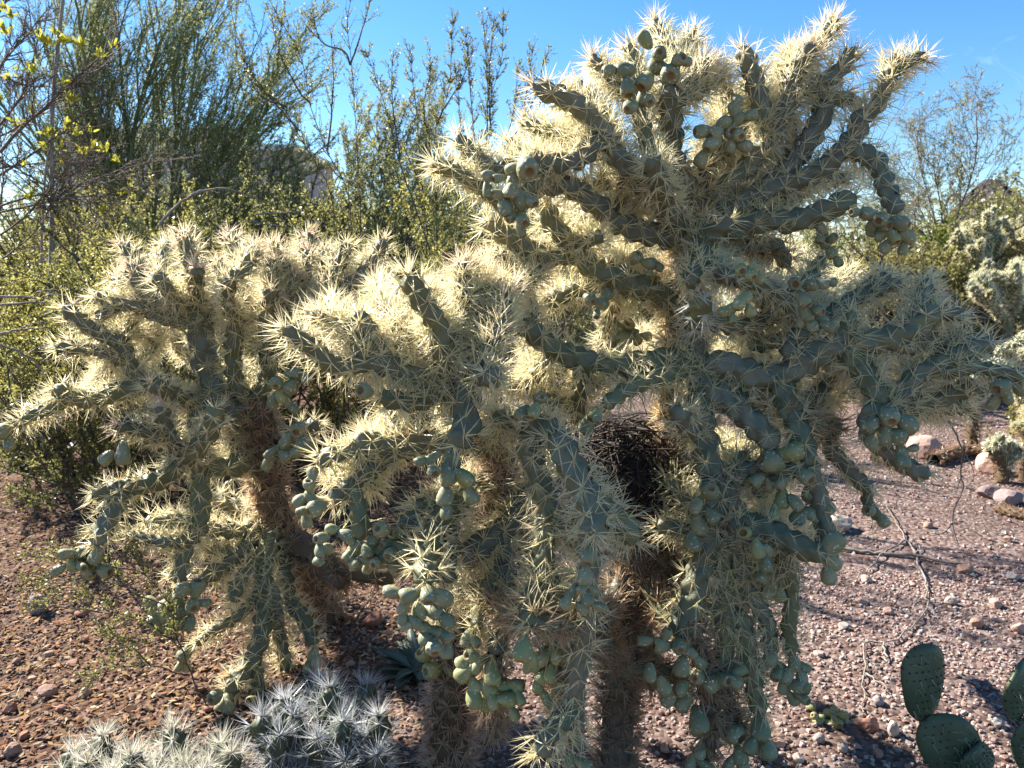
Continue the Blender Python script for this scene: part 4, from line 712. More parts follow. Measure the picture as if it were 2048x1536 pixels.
def teddy_px(label, base, Y, heads, seed, w=15, jl=(28, 55), n=30, slen=.045, wid=.0026, col=(.95, .88, .62)):
    b = at(*base, Y); b[2] = gh(b[0], b[1]); c = Cholla(label, b, seed, slen=slen, wid=wid, name='teddy_bear_cholla', per=7, mat='teddy_stem'); bp = to_px(b)[0]; hx, hy = heads[0][:2]
    c.stem([tuple(bp), ((bp[0] + hx) / 2 + 4, (bp[1] + hy) / 2 + 10), (hx, hy + heads[0][3] * .6)], w * 1.3, Y=[Y, Y, Y], name='trunk', col=(.45, .32, .2), pitch=.2)
    for (x, y, rx, ry) in heads:
        c.stem([(x + c.rng.uniform(-8, 8), y + ry * .7), (x, y)], w, c.rng.uniform(-.2, .2), col=col, pitch=.2, per=8); c.fill(int(n / .8), x, y, rx, ry, (-.35, .35), w, .6, jl, col=col, pitch=.2, per=8)
    return c
teddy_px('teddy bear cholla with tall finger-like stems below the bright green shrub', (1975, 760), 9.2, [(1962, 560, 45, 60), (1975, 500, 22, 35), (1940, 520, 20, 30)], 51, 13, (34, 62), 18)
teddy_px('broad pale teddy bear cholla mound beside the finger-stemmed one', (2050, 745), 10.2, [(2030, 540, 50, 55), (2010, 500, 35, 30), (2060, 500, 30, 30)], 52, 14, (26, 46), 20)
teddy_px('nearer teddy bear cholla with dark forked arms and brown trunk', (2020, 800), 8.0, [(2010, 600, 55, 45), (1975, 590, 30, 25), (2055, 580, 30, 30)], 53, 17, (28, 50), 14)
teddy('dense low teddy bear cholla glowing behind the right cholla arm', (2042, 870), 655, 34, 54, 170)
teddy('small teddy bear cholla of short stubby pale joints beside the pink block', (2000, 965), 848, 13, 55, 80, jw=.034); teddy('teddy bear cholla with bare brown trunk behind the hanging twig', (1945, 905), 700, 22, 56, 130)
teddy('teddy bear cholla seen through the middle of the tallest cholla', (1650, 700), 500, 24, 57, 150); teddy('golden teddy bear cholla at the picture edge above the small stubby one', (2050, 960), 780, 16, 58, 90, col=(.85, .74, .45))
def fallen(label, line, w, seed):
    r = np.random.default_rng(seed); P = np.array([ground(x, y) for x, y in line]); sc = mpp(*line[0], P[0][1]); R0 = w * sc / 2; P[:, 2] += R0 * .9; B = P[0]; L_ = np.linalg.norm(np.diff(P, axis=0), axis=1).sum(); n = int(L_ / (R0 * .5)) + 4; C = catmull(P, n)
    V, F, info = stem_mesh(C, np.full(n, R0), L_, r, .12, .3, 10); t = thing('fallen_cactus_arm', label, 'cactus', B); obj('stem', mesh_np('stem', V - B, F, [M['teddy_old']], True, np.ones(V.shape)), t)
    info = (*info[:4], *lattice(L_, R0, .13)[:2], *info[6:]); V, F, c = spine_mesh(C, np.full(n, R0), L_, info, r, 8, R0 * .8, .0014, (.62, .42, .26), dense_tip=8); obj('spines', mesh_np('spines', V - B, F, [M['spine']], False, c), t, kind='stuff')
fallen('curved brown cactus arm lying on the gravel by the boulders', [(1865, 932), (1900, 918), (1940, 912), (1985, 918)], 26, 61); fallen('short golden cactus arm lying alone on the pink gravel', [(1995, 1026), (2030, 1036), (2075, 1046)], 20, 62); fallen('shaded brown cactus arm lying under the right cholla', [(1745, 920), (1765, 925), (1800, 945)], 24, 63)

# ================================================================== SHRUBS AND TREES
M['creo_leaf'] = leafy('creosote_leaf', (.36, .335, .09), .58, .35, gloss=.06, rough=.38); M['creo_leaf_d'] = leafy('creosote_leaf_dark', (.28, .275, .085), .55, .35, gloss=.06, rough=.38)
M['creo_bark'] = bark('creosote_bark', (.05, .035, .028), (.13, .10, .08), 40); M['pv_bark'] = bark('palo_verde_bark', (.11, .13, .045), (.19, .21, .08), 20, .7); M['pv_leaf'] = leafy('palo_verde_leaf', (.32, .34, .15), .5, .3)
M['pale_leaf'] = leafy('mesquite_leaf', (.34, .34, .20), .5, .3); M['olive_leaf'] = leafy('olive_leaf', (.26, .235, .075), .5, .35); M['green_leaf'] = leafy('green_leaf', (.19, .22, .045), .55, .3); M['yellow_leaf'] = leafy('yellow_leaf', (.50, .47, .06), .55, .3, gloss=.04); M['gold_leaf'] = leafy('gold_leaf', (.5, .30, .03), .5, .3)
M['brown_twig'] = bark('brown_twig', (.09, .06, .045), (.20, .15, .115), 40); M['grey_bark'] = bark('grey_bark', (.20, .18, .16), (.36, .33, .30), 30)
def leaves_at(P, D, size, r, asp=.42, lift=.5):
    """a small pointed leaf blade at each point"""
    n = len(P); A = norm(D * lift + norm(r.normal(size=(n, 3)))); S_ = norm(np.cross(A, r.normal(size=(n, 3)))); l = size * r.uniform(.6, 1.2, n)[:, None]; w_ = l * asp
    V = np.stack([P, P + A * l * .5 + S_ * w_ * .5, P + A * l, P + A * l * .5 - S_ * w_ * .5], 1).reshape(-1, 3); return V, np.arange(4 * n).reshape(n, 4)
def rot_about(v, k, a): return v * math.cos(a) + np.cross(k, v) * math.sin(a) + k * np.dot(k, v) * (1 - math.cos(a))
def grow(p, d, L_, R0, lev, r, prm, out):
    """recursive branching: out[lev] collects (curve, radii)"""
    n = prm['n'][lev]; C = [p]; dd = d; st = L_ / n
    for i in range(n):
        dd = norm(dd + r.normal(0, prm['wob'][lev], 3) + np.array(prm['trop'][lev])); C.append(C[-1] + dd * st)
    C = np.array(C); out[lev].append((C, np.linspace(R0, R0 * prm['tap'][lev], n + 1)))
    if lev + 1 < len(prm['n']):
        k = prm['kids'][lev]; k = int(k * r.uniform(.75, 1.25) + .5)
        for j in range(k):
            u = prm['from'][lev] + (1 - prm['from'][lev]) * (j + r.random()) / k; i = min(int(u * n), n - 1); q = C[i] + (C[i + 1] - C[i]) * (u * n - i); t = norm(C[i + 1] - C[i])
            a = r.normal(prm['ang'][lev], .15); nd = rot_about(rot_about(t, norm(np.cross(t, r.normal(size=3))), a), t, r.uniform(0, 6.28)); grow(q, nd, L_ * prm['len'][lev] * r.uniform(.65, 1.15) * (1.1 - .5 * u), max(R0 * prm['rad'][lev], prm['rmin']), lev + 1, r, prm, out)
def plant_meshes(out, prm, r, leaf, size, per_m, barkm, asp=.42, lift=.5, lev0=1, leaf_from=.1):
    """[(partname, mesh, kind)]: each main stem its own part, fine twigs and leaves as masses"""
    res = []
    for lev, lst in enumerate(out):
        if lev < lev0:
            for C, R in lst: V, F = tube(C, R, 6); res.append(('trunk' if lev == 0 and prm.get('tree') else 'stem', mesh_np('stem', V, F, [barkm]), None))
        elif lst:
            b = Batch(); k = 4 if lev == lev0 else 3
            for C, R in lst: V, F = tube(C, R, k); b.add(V, F)
            res.append(('branches' if lev == lev0 and len(out) > lev0 + 1 else 'twigs', b.mesh('twigs', [barkm]), 'stuff'))
    P, D = [], []
    for lev in prm['leaf_lev']:
        for C, R in out[lev]:
            L_ = np.linalg.norm(C[-1] - C[0]); m = max(2, r.poisson(L_ * per_m)); u = leaf_from + (1 - leaf_from) * r.random(m); f = u * (len(C) - 1); i = np.minimum(f.astype(int), len(C) - 2); P.append(C[i] + (C[i + 1] - C[i]) * (f - i)[:, None]); D.append(norm(C[i + 1] - C[i]))
    P, D = np.vstack(P), np.vstack(D); V, F = leaves_at(P, D, size, r, asp, lift); res.append(('leaves', mesh_np('leaves', V, F, [leaf], False), 'stuff')); return res
def place(name, label, cat, parts, loc, group=None, rz=0, sc=1):
    t = thing(name, label, cat, loc, group); t.rotation_euler = (0, 0, rz); t.scale = (sc, sc, sc) if np.isscalar(sc) else sc
    for nm, me, kd in parts: obj(nm, me, t, kind=kd)
    return t
PR_CREO = dict(n=[8, 6, 4], wob=[.10, .16, .2], trop=[(0, 0, .05), (0, 0, .06), (0, 0, .04)], tap=[.35, .4, .5], kids=[9, 7], ang=[.55, .6], len=[.42, .40], rad=[.5, .5], rmin=.0012, leaf_lev=[1, 2])
PR_CREO['from'] = [.22, .15]
def creosote_parts(seed, H, spread, nst, leaf='creo_leaf', size=.0165, per_m=260, r0=.008):
    r = np.random.default_rng(seed); out = [[], [], []]
    for i in range(nst):
        a = r.uniform(0, 6.28); e = r.uniform(.1, spread); d = np.array([math.sin(e) * math.cos(a), math.sin(e) * math.sin(a), math.cos(e)]); grow(np.array([r.normal(0, .04), r.normal(0, .04), -.03]), d, H * r.uniform(.7, 1.05), r0 * r.uniform(.7, 1.2), 0, r, PR_CREO, out)
    return plant_meshes(out, PR_CREO, r, M[leaf], size, per_m, M['creo_bark'], leaf_from=.2)
def gp(px, Y): p = at(px, 800, Y); return np.array([p[0], Y, 0.])
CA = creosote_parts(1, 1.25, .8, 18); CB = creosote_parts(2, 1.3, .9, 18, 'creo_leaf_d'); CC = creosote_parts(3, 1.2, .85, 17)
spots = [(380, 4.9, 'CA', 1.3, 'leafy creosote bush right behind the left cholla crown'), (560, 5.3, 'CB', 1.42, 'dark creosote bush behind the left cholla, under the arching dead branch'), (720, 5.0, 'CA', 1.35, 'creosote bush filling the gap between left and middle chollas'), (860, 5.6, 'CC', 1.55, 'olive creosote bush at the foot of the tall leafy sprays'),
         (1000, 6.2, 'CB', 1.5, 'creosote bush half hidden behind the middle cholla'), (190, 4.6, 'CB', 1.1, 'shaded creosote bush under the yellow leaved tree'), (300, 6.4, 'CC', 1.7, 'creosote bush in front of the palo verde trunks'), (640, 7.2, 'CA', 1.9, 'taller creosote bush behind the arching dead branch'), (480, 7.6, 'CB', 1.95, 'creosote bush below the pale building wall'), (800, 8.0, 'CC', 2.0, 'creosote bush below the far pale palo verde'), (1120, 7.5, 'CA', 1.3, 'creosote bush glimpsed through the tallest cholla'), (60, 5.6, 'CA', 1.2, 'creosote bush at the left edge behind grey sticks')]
LIB = {'CA': CA, 'CB': CB, 'CC': CC}
for i, (px, Y, k, s_, lab) in enumerate(spots): place('creosote_bush', lab, 'bush', LIB[k], gp(px, Y), 'creosote bushes behind the chollas', i * 1.3, s_)
# near creosote at the left with golden leaves among the green, and the seedling in front
def px_stems_bush(name, label, base, stems, Y, leafm, size, per_m, seed, tw=.10, r0=.006, frm=.3, gold=0, ntw=16, lift=.6):
    """bush whose main stems follow given lines, with short leafy side twigs"""
    r = np.random.default_rng(seed); B = at(*base, Y); out = [[], [], []]
    for st in stems:
        P = np.array([at(x, y, Y + (q[0] if q else 0)) for x, y, *q in st]); n = 5 * len(P); C = catmull(P, n); C[1:] += np.cumsum(r.normal(0, .0022, (n - 1, 3)), 0); out[0].append((C - B, np.linspace(r0, r0 * .25, n))); L_ = np.linalg.norm(np.diff(C, axis=0), axis=1).sum()
        for j in range(int(ntw * L_ / .6)):
            u = frm + (1 - frm) * r.random() ** .8; i = min(int(u * (n - 1)), n - 2); t = norm(C[i + 1] - C[i]); nd = norm(t * .85 + norm(np.cross(t, r.normal(size=3))) * r.uniform(.35, .8) + np.array([0, 0, .2])); l = tw * r.uniform(.5, 1.3) * (1.25 - .6 * u)
            m = C[i] + nd * l * .5 + r.normal(0, .006, 3); K = catmull(np.array([C[i], m, C[i] + nd * l + np.array([0, 0, .1 * l])]), 5); out[1].append((K - B, np.linspace(r0 * .28, .0008, 5)))
            if r.random() < .5: nd2 = norm(nd + r.normal(0, .6, 3)); out[2].append((np.array([m, m + nd2 * l * .35, m + nd2 * l * .7]) - B, np.array([.0012, .001, .0007])))
    parts = plant_meshes(out, dict(leaf_lev=[1, 2]), r, leafm, size, per_m, M['creo_bark'], lift=lift)
    t = place(name, label, 'bush', parts, B)
    if gold:
        Cs = [out[1][k][0][-1] for k in r.integers(0, len(out[1]), gold)]; V, F = leaves_at(np.array(Cs), norm(r.normal(size=(gold, 3))), size * 1.5, r, .7); obj('leaves', mesh_np('leaves', V, F, [M['gold_leaf']], False), t, kind='stuff')
    return t
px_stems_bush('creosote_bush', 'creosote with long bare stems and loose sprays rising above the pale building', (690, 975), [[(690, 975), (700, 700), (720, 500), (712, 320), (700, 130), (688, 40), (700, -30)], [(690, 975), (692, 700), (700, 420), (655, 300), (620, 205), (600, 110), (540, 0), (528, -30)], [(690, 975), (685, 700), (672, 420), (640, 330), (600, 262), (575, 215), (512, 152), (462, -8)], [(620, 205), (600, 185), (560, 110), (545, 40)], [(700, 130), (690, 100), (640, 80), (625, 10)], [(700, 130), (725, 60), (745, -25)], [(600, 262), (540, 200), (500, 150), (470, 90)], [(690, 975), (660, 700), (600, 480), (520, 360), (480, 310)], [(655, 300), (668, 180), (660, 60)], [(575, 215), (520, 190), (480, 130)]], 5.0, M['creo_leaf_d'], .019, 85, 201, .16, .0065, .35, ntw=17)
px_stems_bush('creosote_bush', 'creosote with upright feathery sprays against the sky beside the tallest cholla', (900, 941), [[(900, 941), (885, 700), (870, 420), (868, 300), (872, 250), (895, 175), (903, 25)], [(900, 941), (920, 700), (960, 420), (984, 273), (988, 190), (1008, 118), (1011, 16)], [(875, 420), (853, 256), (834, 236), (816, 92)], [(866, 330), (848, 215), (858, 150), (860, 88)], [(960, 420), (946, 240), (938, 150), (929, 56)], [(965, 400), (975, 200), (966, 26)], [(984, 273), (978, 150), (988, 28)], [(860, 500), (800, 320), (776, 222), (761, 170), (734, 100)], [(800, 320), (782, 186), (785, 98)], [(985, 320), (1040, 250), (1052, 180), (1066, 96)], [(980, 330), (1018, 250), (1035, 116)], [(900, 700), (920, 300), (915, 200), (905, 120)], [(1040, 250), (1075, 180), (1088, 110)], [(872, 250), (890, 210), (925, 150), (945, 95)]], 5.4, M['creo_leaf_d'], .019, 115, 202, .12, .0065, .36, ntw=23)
px_stems_bush('creosote_bush', 'small creosote with golden leaves among green beside the grey sticks', (95, 957), [[(95, 957), (90, 740), (60, 640), (45, 560)], [(95, 957), (80, 730), (85, 650), (72, 585)], [(95, 957), (60, 750), (25, 690), (5, 640)], [(95, 957), (100, 700), (80, 620), (40, 600)], [(90, 830), (40, 780), (0, 760)], [(95, 780), (60, 690), (50, 620)]], 5.2, M['creo_leaf'], .03, 90, 203, .13, .006, .22, gold=26, ntw=40)
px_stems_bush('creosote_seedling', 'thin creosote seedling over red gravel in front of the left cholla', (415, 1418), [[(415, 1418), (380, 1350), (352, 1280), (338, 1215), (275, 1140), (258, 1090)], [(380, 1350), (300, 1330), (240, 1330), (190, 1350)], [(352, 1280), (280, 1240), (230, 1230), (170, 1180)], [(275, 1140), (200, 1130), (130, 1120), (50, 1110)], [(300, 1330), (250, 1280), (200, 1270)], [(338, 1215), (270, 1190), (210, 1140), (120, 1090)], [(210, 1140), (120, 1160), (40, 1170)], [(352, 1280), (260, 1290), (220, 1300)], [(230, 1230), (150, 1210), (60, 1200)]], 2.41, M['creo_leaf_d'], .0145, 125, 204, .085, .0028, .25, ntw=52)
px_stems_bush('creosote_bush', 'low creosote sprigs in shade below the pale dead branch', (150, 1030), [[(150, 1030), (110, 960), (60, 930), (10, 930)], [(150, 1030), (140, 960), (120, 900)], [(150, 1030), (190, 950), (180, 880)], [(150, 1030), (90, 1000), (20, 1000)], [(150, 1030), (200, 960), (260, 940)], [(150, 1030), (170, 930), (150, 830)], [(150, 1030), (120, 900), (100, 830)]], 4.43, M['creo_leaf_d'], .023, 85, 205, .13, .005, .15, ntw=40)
px_stems_bush('creosote_sprig', 'creosote sprig in front of the stubby teddy bear cholla', (2030, 930), [[(2030, 930), (2025, 880), (2015, 820), (2020, 760)], [(2030, 930), (2045, 860), (2040, 800)], [(2028, 900), (1995, 880), (1975, 860)], [(2030, 890), (2020, 860), (2030, 830)]], 5.5, M['creo_leaf'], .028, 60, 206, .10, .005, .2, ntw=24)
px_stems_bush('creosote_sprig', 'sunlit creosote sprig left of the finger-stemmed teddy bear cholla', (1905, 778), [[(1905, 778), (1908, 560), (1895, 500)], [(1905, 778), (1890, 570), (1880, 530)], [(1905, 778), (1925, 570), (1915, 520)], [(1905, 778), (1870, 600), (1858, 575)]], 9.0, M['creo_leaf'], .045, 45, 207, .16, .008, .4, ntw=24)

# palo verde (dense green fan of twigs)
PR_PV = dict(n=[8, 7, 4, 2], wob=[.06, .07, .09, .12], trop=[(.012, 0, .02), (.05, 0, .05), (.05, 0, .05), (.03, 0, .02)], tap=[.5, .35, .35, .5], kids=[13, 12, 5], ang=[.40, .42, .5], len=[.55, .42, .38], rad=[.42, .4, .45], rmin=.0024, leaf_lev=[2, 3], tree=True)
PR_PV['from'] = [.2, .15, .15]
def px_tree(name, label, base, limbs, Y, prm, seed, leaf, size, per_m, barkm, R0, cat='tree', gz=True, **kw):
    r = np.random.default_rng(seed); B = at(*base, Y); out = [[] for _ in prm['n']]
    if gz: B[2] = 0
    for ln in limbs:
        p, q = at(*ln[0], Y + ln[2][0]), at(*ln[1], Y + ln[2][1]); d = q - p; grow(p - B, norm(d), np.linalg.norm(d), R0 * r.uniform(.8, 1.1), 0, r, prm, out)
    t = place(name, label, cat, plant_meshes(out, prm, r, M[leaf], size, per_m, M[barkm], **kw), B)
    top = at(*base, Y) - B; V, F = tube(catmull(np.array([[0, 0, -.05], [r.normal(0, .03), 0, top[2] * .5], top]), 8), np.linspace(R0 * 2.6, R0 * 1.9, 8), 8); obj('trunk', mesh_np('trunk', V, F, [M[barkm]]), t)
    return t
px_tree('palo_verde_tree', 'big green palo verde fanning out in front of the white building', (300, 600), [((300, 640), (250, 170), (0, .3)), ((270, 600), (70, 60), (0, .4)), ((270, 600), (165, 20), (0, -.3)), ((280, 600), (235, 0), (0, .2)), ((250, 560), (20, 160), (.3, .5)), ((290, 600), (360, 60), (0, -.4)), ((310, 600), (430, 110), (0, .5)), ((320, 600), (510, 190), (0, -.2)), ((330, 600), (540, 290), (0, .3)), ((310, 560), (470, 40), (0, .4)), ((290, 640), (180, 180), (0, .4)), ((290, 640), (120, 220), (0, -.5)), ((320, 640), (440, 300), (0, .2)), ((300, 640), (290, 60), (0, .6)), ((280, 640), (60, 250), (0, .2)), ((250, 400), (330, -60), (0, 0)), ((200, 420), (130, 0), (.2, .4)), ((340, 450), (440, 20), (.2, .3))], 8.5, PR_PV, 301, 'pv_leaf', .036, 30, 'pv_bark', .026, asp=.34)
px_tree('palo_verde_tree', 'distant pale palo verde above the creosote, left of the tallest cholla', (790, 560), [((790, 560), (780, 260), (0, 0)), ((790, 560), (830, 240), (0, 0)), ((780, 560), (740, 270), (0, .5)), ((800, 560), (870, 300), (0, .5)), ((770, 560), (700, 310), (0, .2)), ((800, 560), (910, 330), (0, .2))], 17, PR_PV, 302, 'pale_leaf', .085, 7, 'pv_bark', .035, asp=.4)
PR_MQ = dict(n=[7, 6, 5, 3], wob=[.12, .16, .2, .25], trop=[(0, 0, .02), (0, 0, .02), (0, 0, -.01), (0, 0, -.05)], tap=[.5, .35, .35, .5], kids=[11, 9, 6], ang=[.55, .6, .6], len=[.6, .5, .45], rad=[.45, .4, .4], rmin=.0035, leaf_lev=[3], tree=True)
PR_MQ['from'] = [.25, .2, .2]
px_tree('mesquite_tree', 'airy open tree with wiry branches against the sky at right', (1880, 560), [((1880, 560), (1840, 240), (0, .5)), ((1880, 560), (1900, 220), (0, -.5)), ((1880, 560), (1960, 260), (0, .3)), ((1875, 560), (1790, 300), (0, -.3)), ((1885, 560), (1995, 330), (0, 0)), ((1870, 560), (1760, 370), (0, .6))], 13, PR_MQ, 303, 'pale_leaf', .055, 14, 'brown_twig', .018, asp=.3)
# leafy shrubs and trees at the right and in the distance
PR_SH = dict(n=[6, 5, 4], wob=[.14, .2, .25], trop=[(0, 0, .04), (0, 0, .04), (0, 0, .0)], tap=[.4, .4, .5], kids=[10, 8], ang=[.7, .7], len=[.5, .42], rad=[.5, .5], rmin=.003, leaf_lev=[1, 2])
PR_SH['from'] = [.15, .1]
def shrub_parts(seed, H, leaf, size, per_m, nst=13, spread=1.0, barkn='brown_twig'):
    r = np.random.default_rng(seed); out = [[], [], []]
    for i in range(nst):
        a = r.uniform(0, 6.28); e = r.uniform(.05, spread); d = np.array([math.sin(e) * math.cos(a), math.sin(e) * math.sin(a), math.cos(e)]); grow(np.zeros(3), d, H * r.uniform(.65, 1.0), .02, 0, r, PR_SH, out)
    return plant_meshes(out, PR_SH, r, M[leaf], size, per_m, M[barkn], asp=.55)
SA = shrub_parts(401, 1.7, 'olive_leaf', .04, 80, 16); SB = shrub_parts(402, 1.8, 'green_leaf', .06, 50, 15); SC = shrub_parts(403, 2.4, 'creo_leaf_d', .05, 50, 18)
far = [(1960, 12, 'SB', 1.2, 'bright green shrub behind the pale teddy bear chollas'), (1780, 8.5, 'SA', 1.12, 'olive shrub beneath the wiry tree, left of the bright green one'), (1860, 9.5, 'SA', 1.15, 'rusty olive shrub in front of the wiry tree'), (1720, 10.5, 'SC', .95, 'dark olive shrub behind the hanging fruit of the tallest cholla'), (2050, 12, 'SC', 1.15, 'olive tree at the right edge above the teddy bear chollas'), (1985, 16, 'SC', 1.5, 'olive tree in front of the dark butte'), (1900, 15, 'SC', .95, 'dark shrub at the foot of the wiry tree'),
       (1620, 13, 'SA', 1.1, 'olive shrub seen between the arms of the tallest cholla'), (1500, 15, 'SC', 1.0, 'dark far shrub hidden mostly by the tallest cholla trunk'), (1300, 14, 'SA', 1.1, 'olive far shrub glimpsed left of the tallest cholla trunk'), (1100, 16, 'SC', 1.2, 'dark far shrub behind the feathery creosote sprays'), (950, 14, 'SA', 1.35, 'olive far shrub under the feathery creosote sprays'), (700, 13, 'SC', 1.25, 'dark far shrub below the pale palo verde'), (560, 12, 'SA', 1.6, 'olive far shrub in front of the tan wall'), (400, 14, 'SC', 1.15, 'dark far shrub behind the big palo verde limbs'), (230, 12, 'SC', 1.05, 'dark far shrub left of the big palo verde trunks'), (80, 11, 'SC', 1.15, 'dark far shrub behind the yellow leaved tree'), (840, 22, 'SC', 1.7, 'tall far tree right of the pale palo verde'), (1000, 24, 'SC', 1.7, 'tall far tree behind the feathery sprays'), (1200, 26, 'SC', 1.6, 'far tree behind the left arms of the tallest cholla'), (1760, 26, 'SC', 1.4, 'far tree right of the tallest cholla crown'), (2080, 24, 'SC', 1.8, 'far tree at the right edge near the butte'), (640, 24, 'SC', 1.75, 'far tree in front of the tan wall end'), (330, 20, 'SC', 1.55, 'far tree in front of the white building'), (480, 26, 'SC', 1.8, 'far tree where the white and tan walls meet'), (180, 24, 'SC', 1.6, 'far tree before the left end of the white building'), (560, 19, 'SC', 1.55, 'far tree below the tan wall roof'), (740, 20, 'SA', 1.75, 'far olive tree right of the tan wall')]
LIB2 = {'SA': SA, 'SB': SB, 'SC': SC}
for i, (px, Y, k, s_, lab) in enumerate(far): place('desert_shrub' if Y < 14 else 'desert_tree', lab, 'bush' if Y < 14 else 'tree', LIB2[k], gp(px, Y), 'shrubs and trees in the distance', i * 2.1, s_)

# tree with grey trunk, brown bare twigs and yellow leaf tufts at the upper left
r = np.random.default_rng(88); Yt = 5.4; B = at(100, 700, Yt); B[2] = 0; yt = thing('yellow_leaved_tree', 'bare brown tree with grey trunk and tufts of yellow leaves', 'tree', B)
for ln, rr in (([(98, 945), (100, 640), (104, 420), (104, 250), (112, 130), (126, 0), (130, -40)], .021), ([(84, 945), (82, 560), (90, 360), (98, 300)], .013)):
    C = catmull(np.array([at(x, y, Yt) for x, y in ln]), 30); V, F = tube(C - B, np.linspace(rr, rr * .5, 30), 7); obj('trunk', mesh_np('trunk', V, F, [M['grey_bark']]), yt)
PR_YT = dict(n=[8, 6, 4], wob=[.07, .14, .2], trop=[(0, 0, .01), (0, 0, .02), (0, 0, 0)], tap=[.3, .35, .4], kids=[17, 9], ang=[.55, .6], len=[.40, .5], rad=[.45, .5], rmin=.0014, leaf_lev=[2]); PR_YT['from'] = [.15, .15]
out = [[], [], []]
for p, q, R0 in [((0, 305), (219, 50), .012), ((0, 350), (235, 185), .01), ((-20, 420), (290, 270), .009), ((0, 250), (120, 90), .01), ((-30, 200), (70, 10), .012), ((-30, 340), (180, 330), .009), ((0, 470), (210, 340), .008), ((-20, 430), (260, 350), .008), ((-30, 150), (110, 160), .01), ((0, 520), (150, 420), .007), ((-30, 60), (60, -20), .01), ((-20, 280), (150, 200), .009), ((100, 420), (200, 300), .007), ((-20, 480), (60, 250), .009), ((0, 560), (240, 450), .007), ((104, 380), (20, 300), .007)]:
    a, b_ = at(*p, Yt + r.normal(0, .15)), at(*q, Yt + r.normal(0, .25)); grow(a - B, norm(b_ - a), np.linalg.norm(b_ - a), R0 * .92, 0, r, PR_YT, out)
for C, R in out[0]: V, F = tube(C, R, 6); obj('branch', mesh_np('branch', V, F, [M['brown_twig']]), yt)
for lev in (1, 2):
    b2 = Batch()
    for C, R in out[lev]: V, F = tube(C, R, 4 if lev == 1 else 3); b2.add(V, F)
    obj('twigs', b2.mesh('twigs', [M['brown_twig']]), yt, kind='stuff')
tufts = [(15, 12), (22, 30), (70, 62), (85, 75), (95, 85), (118, 75), (145, 76), (165, 90), (197, 105), (225, 88), (20, 150), (45, 150), (72, 130), (65, 140), (125, 160), (62, 215), (135, 250), (142, 195), (92, 290), (190, 290), (180, 258), (125, 322), (237, 316), (48, 325), (60, 388), (240, 380), (205, 420), (120, 290), (5, 190), (30, 235), (210, 295), (100, 265), (10, 60), (150, 262), (38, 240), (170, 300), (35, 130), (110, 60)]
bl = Batch()
for x, y in tufts:
    c = at(x, y + 8, Yt - .12 + r.normal(0, .1)) - B; m = r.integers(9, 18); ax = norm(np.array([r.normal(0, .5), r.normal(0, .4), .8])); sz = r.uniform(.06, .10)
    for _ in range(m):
        d = norm(ax + r.normal(0, .45, 3)); s_ = norm(np.cross(d, r.normal(size=3))); l = sz * r.uniform(.6, 1.1); w_ = l * .11; p = c + r.normal(0, .008, 3); bend = np.array([0, 0, -.25 * l * r.random()])
        V = np.array([p, p + d * l * .35 + s_ * w_, p + d * l * .7 + s_ * w_ * .8 + bend * .4, p + d * l + bend, p + d * l * .7 - s_ * w_ * .8 + bend * .4, p + d * l * .35 - s_ * w_]); bl.add(V, np.array([[0, 1, 4, 5], [1, 2, 3, 4]]))
    tw = catmull(np.array([c, c - ax * .05 + r.normal(0, .01, 3), c - ax * .13 + np.array([-.05, 0, -.02])]), 5); V, F = tube(tw, np.linspace(.0015, .003, 5), 4); obj('twig', mesh_np('twig', V, F, [M['brown_twig']]), yt)
obj('leaves', bl.mesh('leaves', [M['yellow_leaf']], False), yt, kind='stuff')
# grey-green low agaves in the dark behind the left cholla
for i, (x, y, s_) in enumerate([(30, 920, .42), (110, 915, .38), (190, 910, .40), (265, 905, .34)]):
    g = ground(x, y + 10); rr = np.random.default_rng(500 + i); t_ = thing('agave', ['blue grey agave in deep shade left of the pale dead branch foot', 'blue grey agave in deep shade right behind the pale dead branch', 'blue grey agave in deep shade under the low creosote sprigs', 'smallest shaded blue grey agave, below the left cholla arm'][i], 'agave', g, 'agaves in the shade at left')
    for j in range(12):
        a = rr.uniform(0, 6.28); e = rr.uniform(.5, 1.35); l = s_ * rr.uniform(.75, 1.05); d = np.array([math.cos(a) * math.cos(e), math.sin(a) * math.cos(e), math.sin(e)]); n = 7; t = np.linspace(0, 1, n); C = d * (t * l)[:, None]; sd = norm(np.cross(d, [.01, 0, 1])); up = np.cross(sd, d); wd = l * .13 * np.sin(np.pi * (.25 + .75 * t)) ** .8 + .001
        V = np.stack([C - sd * wd[:, None] + up * (wd * .3)[:, None], C - up * .006, C + sd * wd[:, None] + up * (wd * .3)[:, None], C + up * .006], 1).reshape(-1, 3); q = np.arange(n - 1)[:, None] * 4; F = np.concatenate([q + np.array([[k, (k + 1) % 4, 4 + (k + 1) % 4, 4 + k]]) for k in range(4)]); obj('leaf', mesh_np('leaf', V, F, [M['agave']], True, np.ones(V.shape)), t_)

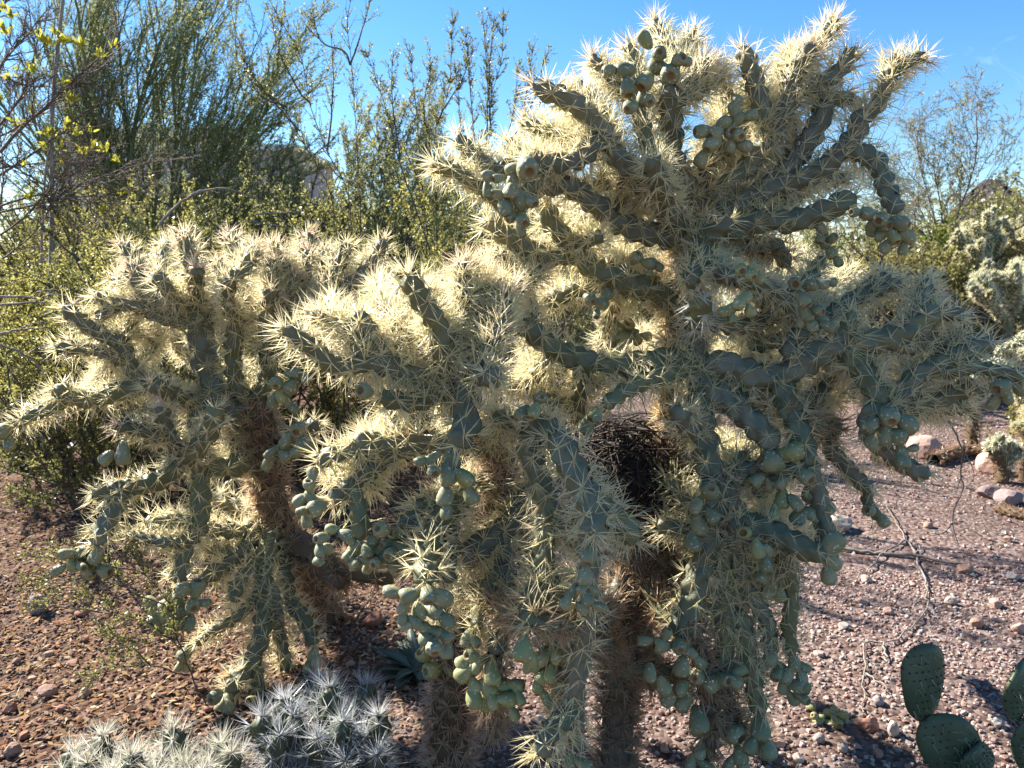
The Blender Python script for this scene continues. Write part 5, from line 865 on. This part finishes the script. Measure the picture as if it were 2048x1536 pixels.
# ================================================================== FAR BUILDING AND BUTTE
def box(x0, x1, y0, y1, z0, z1):
    V = np.array([[x, y, z] for z in (z0, z1) for y in (y0, y1) for x in (x0, x1)], float); F = np.array([[0, 2, 3, 1], [4, 5, 7, 6], [0, 1, 5, 4], [2, 6, 7, 3], [0, 4, 6, 2], [1, 3, 7, 5]]); return V, F
M['plaster'] = bark('white_plaster', (.62, .60, .58), (.72, .70, .68), 2, .9, .1); M['tan_wall'] = bark('tan_plaster', (.42, .34, .29), (.50, .41, .35), 2, .9, .1); M['glass'] = bark('dark_glass', (.04, .05, .06), (.06, .07, .08), 1, .15, 0); M['rooftrim'] = bark('roof_trim', (.72, .71, .70), (.78, .77, .76), 2, .7, .1)
YB = 42.; xa, xb, xc_ = at(110, 300, YB)[0], at(452, 300, YB)[0], at(596, 300, YB)[0]; zt, zt2 = at(300, 276, YB)[2], at(560, 306, YB)[2]
bd = thing('building', 'low white building with a tan wing behind the palo verde', 'building', (xa, YB, 0))
def bpart(nm, m, bx, par=None): V, F = box(*bx); return obj(nm, mesh_np(nm, V - np.array([xa, YB, 0]), F, [M[m]], False), par or bd)
wl = bpart('wall', 'plaster', (xa, xb, YB, YB + 10, -.1, zt)); bpart('wall', 'tan_wall', (xb + .002, xc_, YB - .6, YB + 8, -.1, zt2)); bpart('roof', 'rooftrim', (xa - .4, xb + .4, YB - .4, YB + 10.4, zt + .002, zt + .45)); bpart('roof', 'rooftrim', (xb + .41, xc_ + .3, YB - .9, YB + 8.3, zt2 + .002, zt2 + .3))
for k in range(5):
    x0 = xa + 1 + k * (xb - xa - 1) / 5; f = bpart('window', 'rooftrim', (x0, x0 + 1.3, YB - .06, YB - .002, 1.2, 2.9)); bpart('pane', 'glass', (x0 + .1, x0 + 1.2, YB - .08, YB - .062, 1.3, 2.8), f)
M['butte'] = bark('butte_rock', (.03, .023, .028), (.05, .038, .04), .06, .95, .2)
Yh = 420.; hx = np.linspace(0, 1, 26); prof = [(1780, 510), (1870, 490), (1915, 455), (1942, 410), (1955, 372), (1975, 358), (2000, 362), (2012, 392), (2022, 440), (2110, 465), (2250, 490), (2420, 510)]
hp = np.array([at(x, y, Yh) for x, y in prof]); C = catmull(hp, 60); hr = np.random.default_rng(9); V, F = [], []; rows = 9
for i in range(rows):
    f = i / (rows - 1); V.append(np.stack([C[:, 0], Yh - 60 * (1 - f) + hr.normal(0, 3, 60) + np.zeros(60), np.clip((C[:, 2]) * f ** .7 * (1 + hr.normal(0, .03, 60) * (f < 1)), -2, None)], 1))
for i in range(rows): f = (rows - 1 - i) / (rows - 1); V.append(np.stack([C[:, 0], np.full(60, Yh + 60 * (1 - f) + 1), np.clip(C[:, 2] * f ** .7, -2, None)], 1))
V = np.vstack(V); i_ = np.arange(2 * rows - 1)[:, None] * 60; j_ = np.arange(59)[None]; F = np.stack([i_ + j_, i_ + j_ + 1, i_ + 61 + j_, i_ + 60 + j_], -1).reshape(-1, 4); obj('hill', mesh_np('hill', V, F, [M['butte']]), kind='structure')
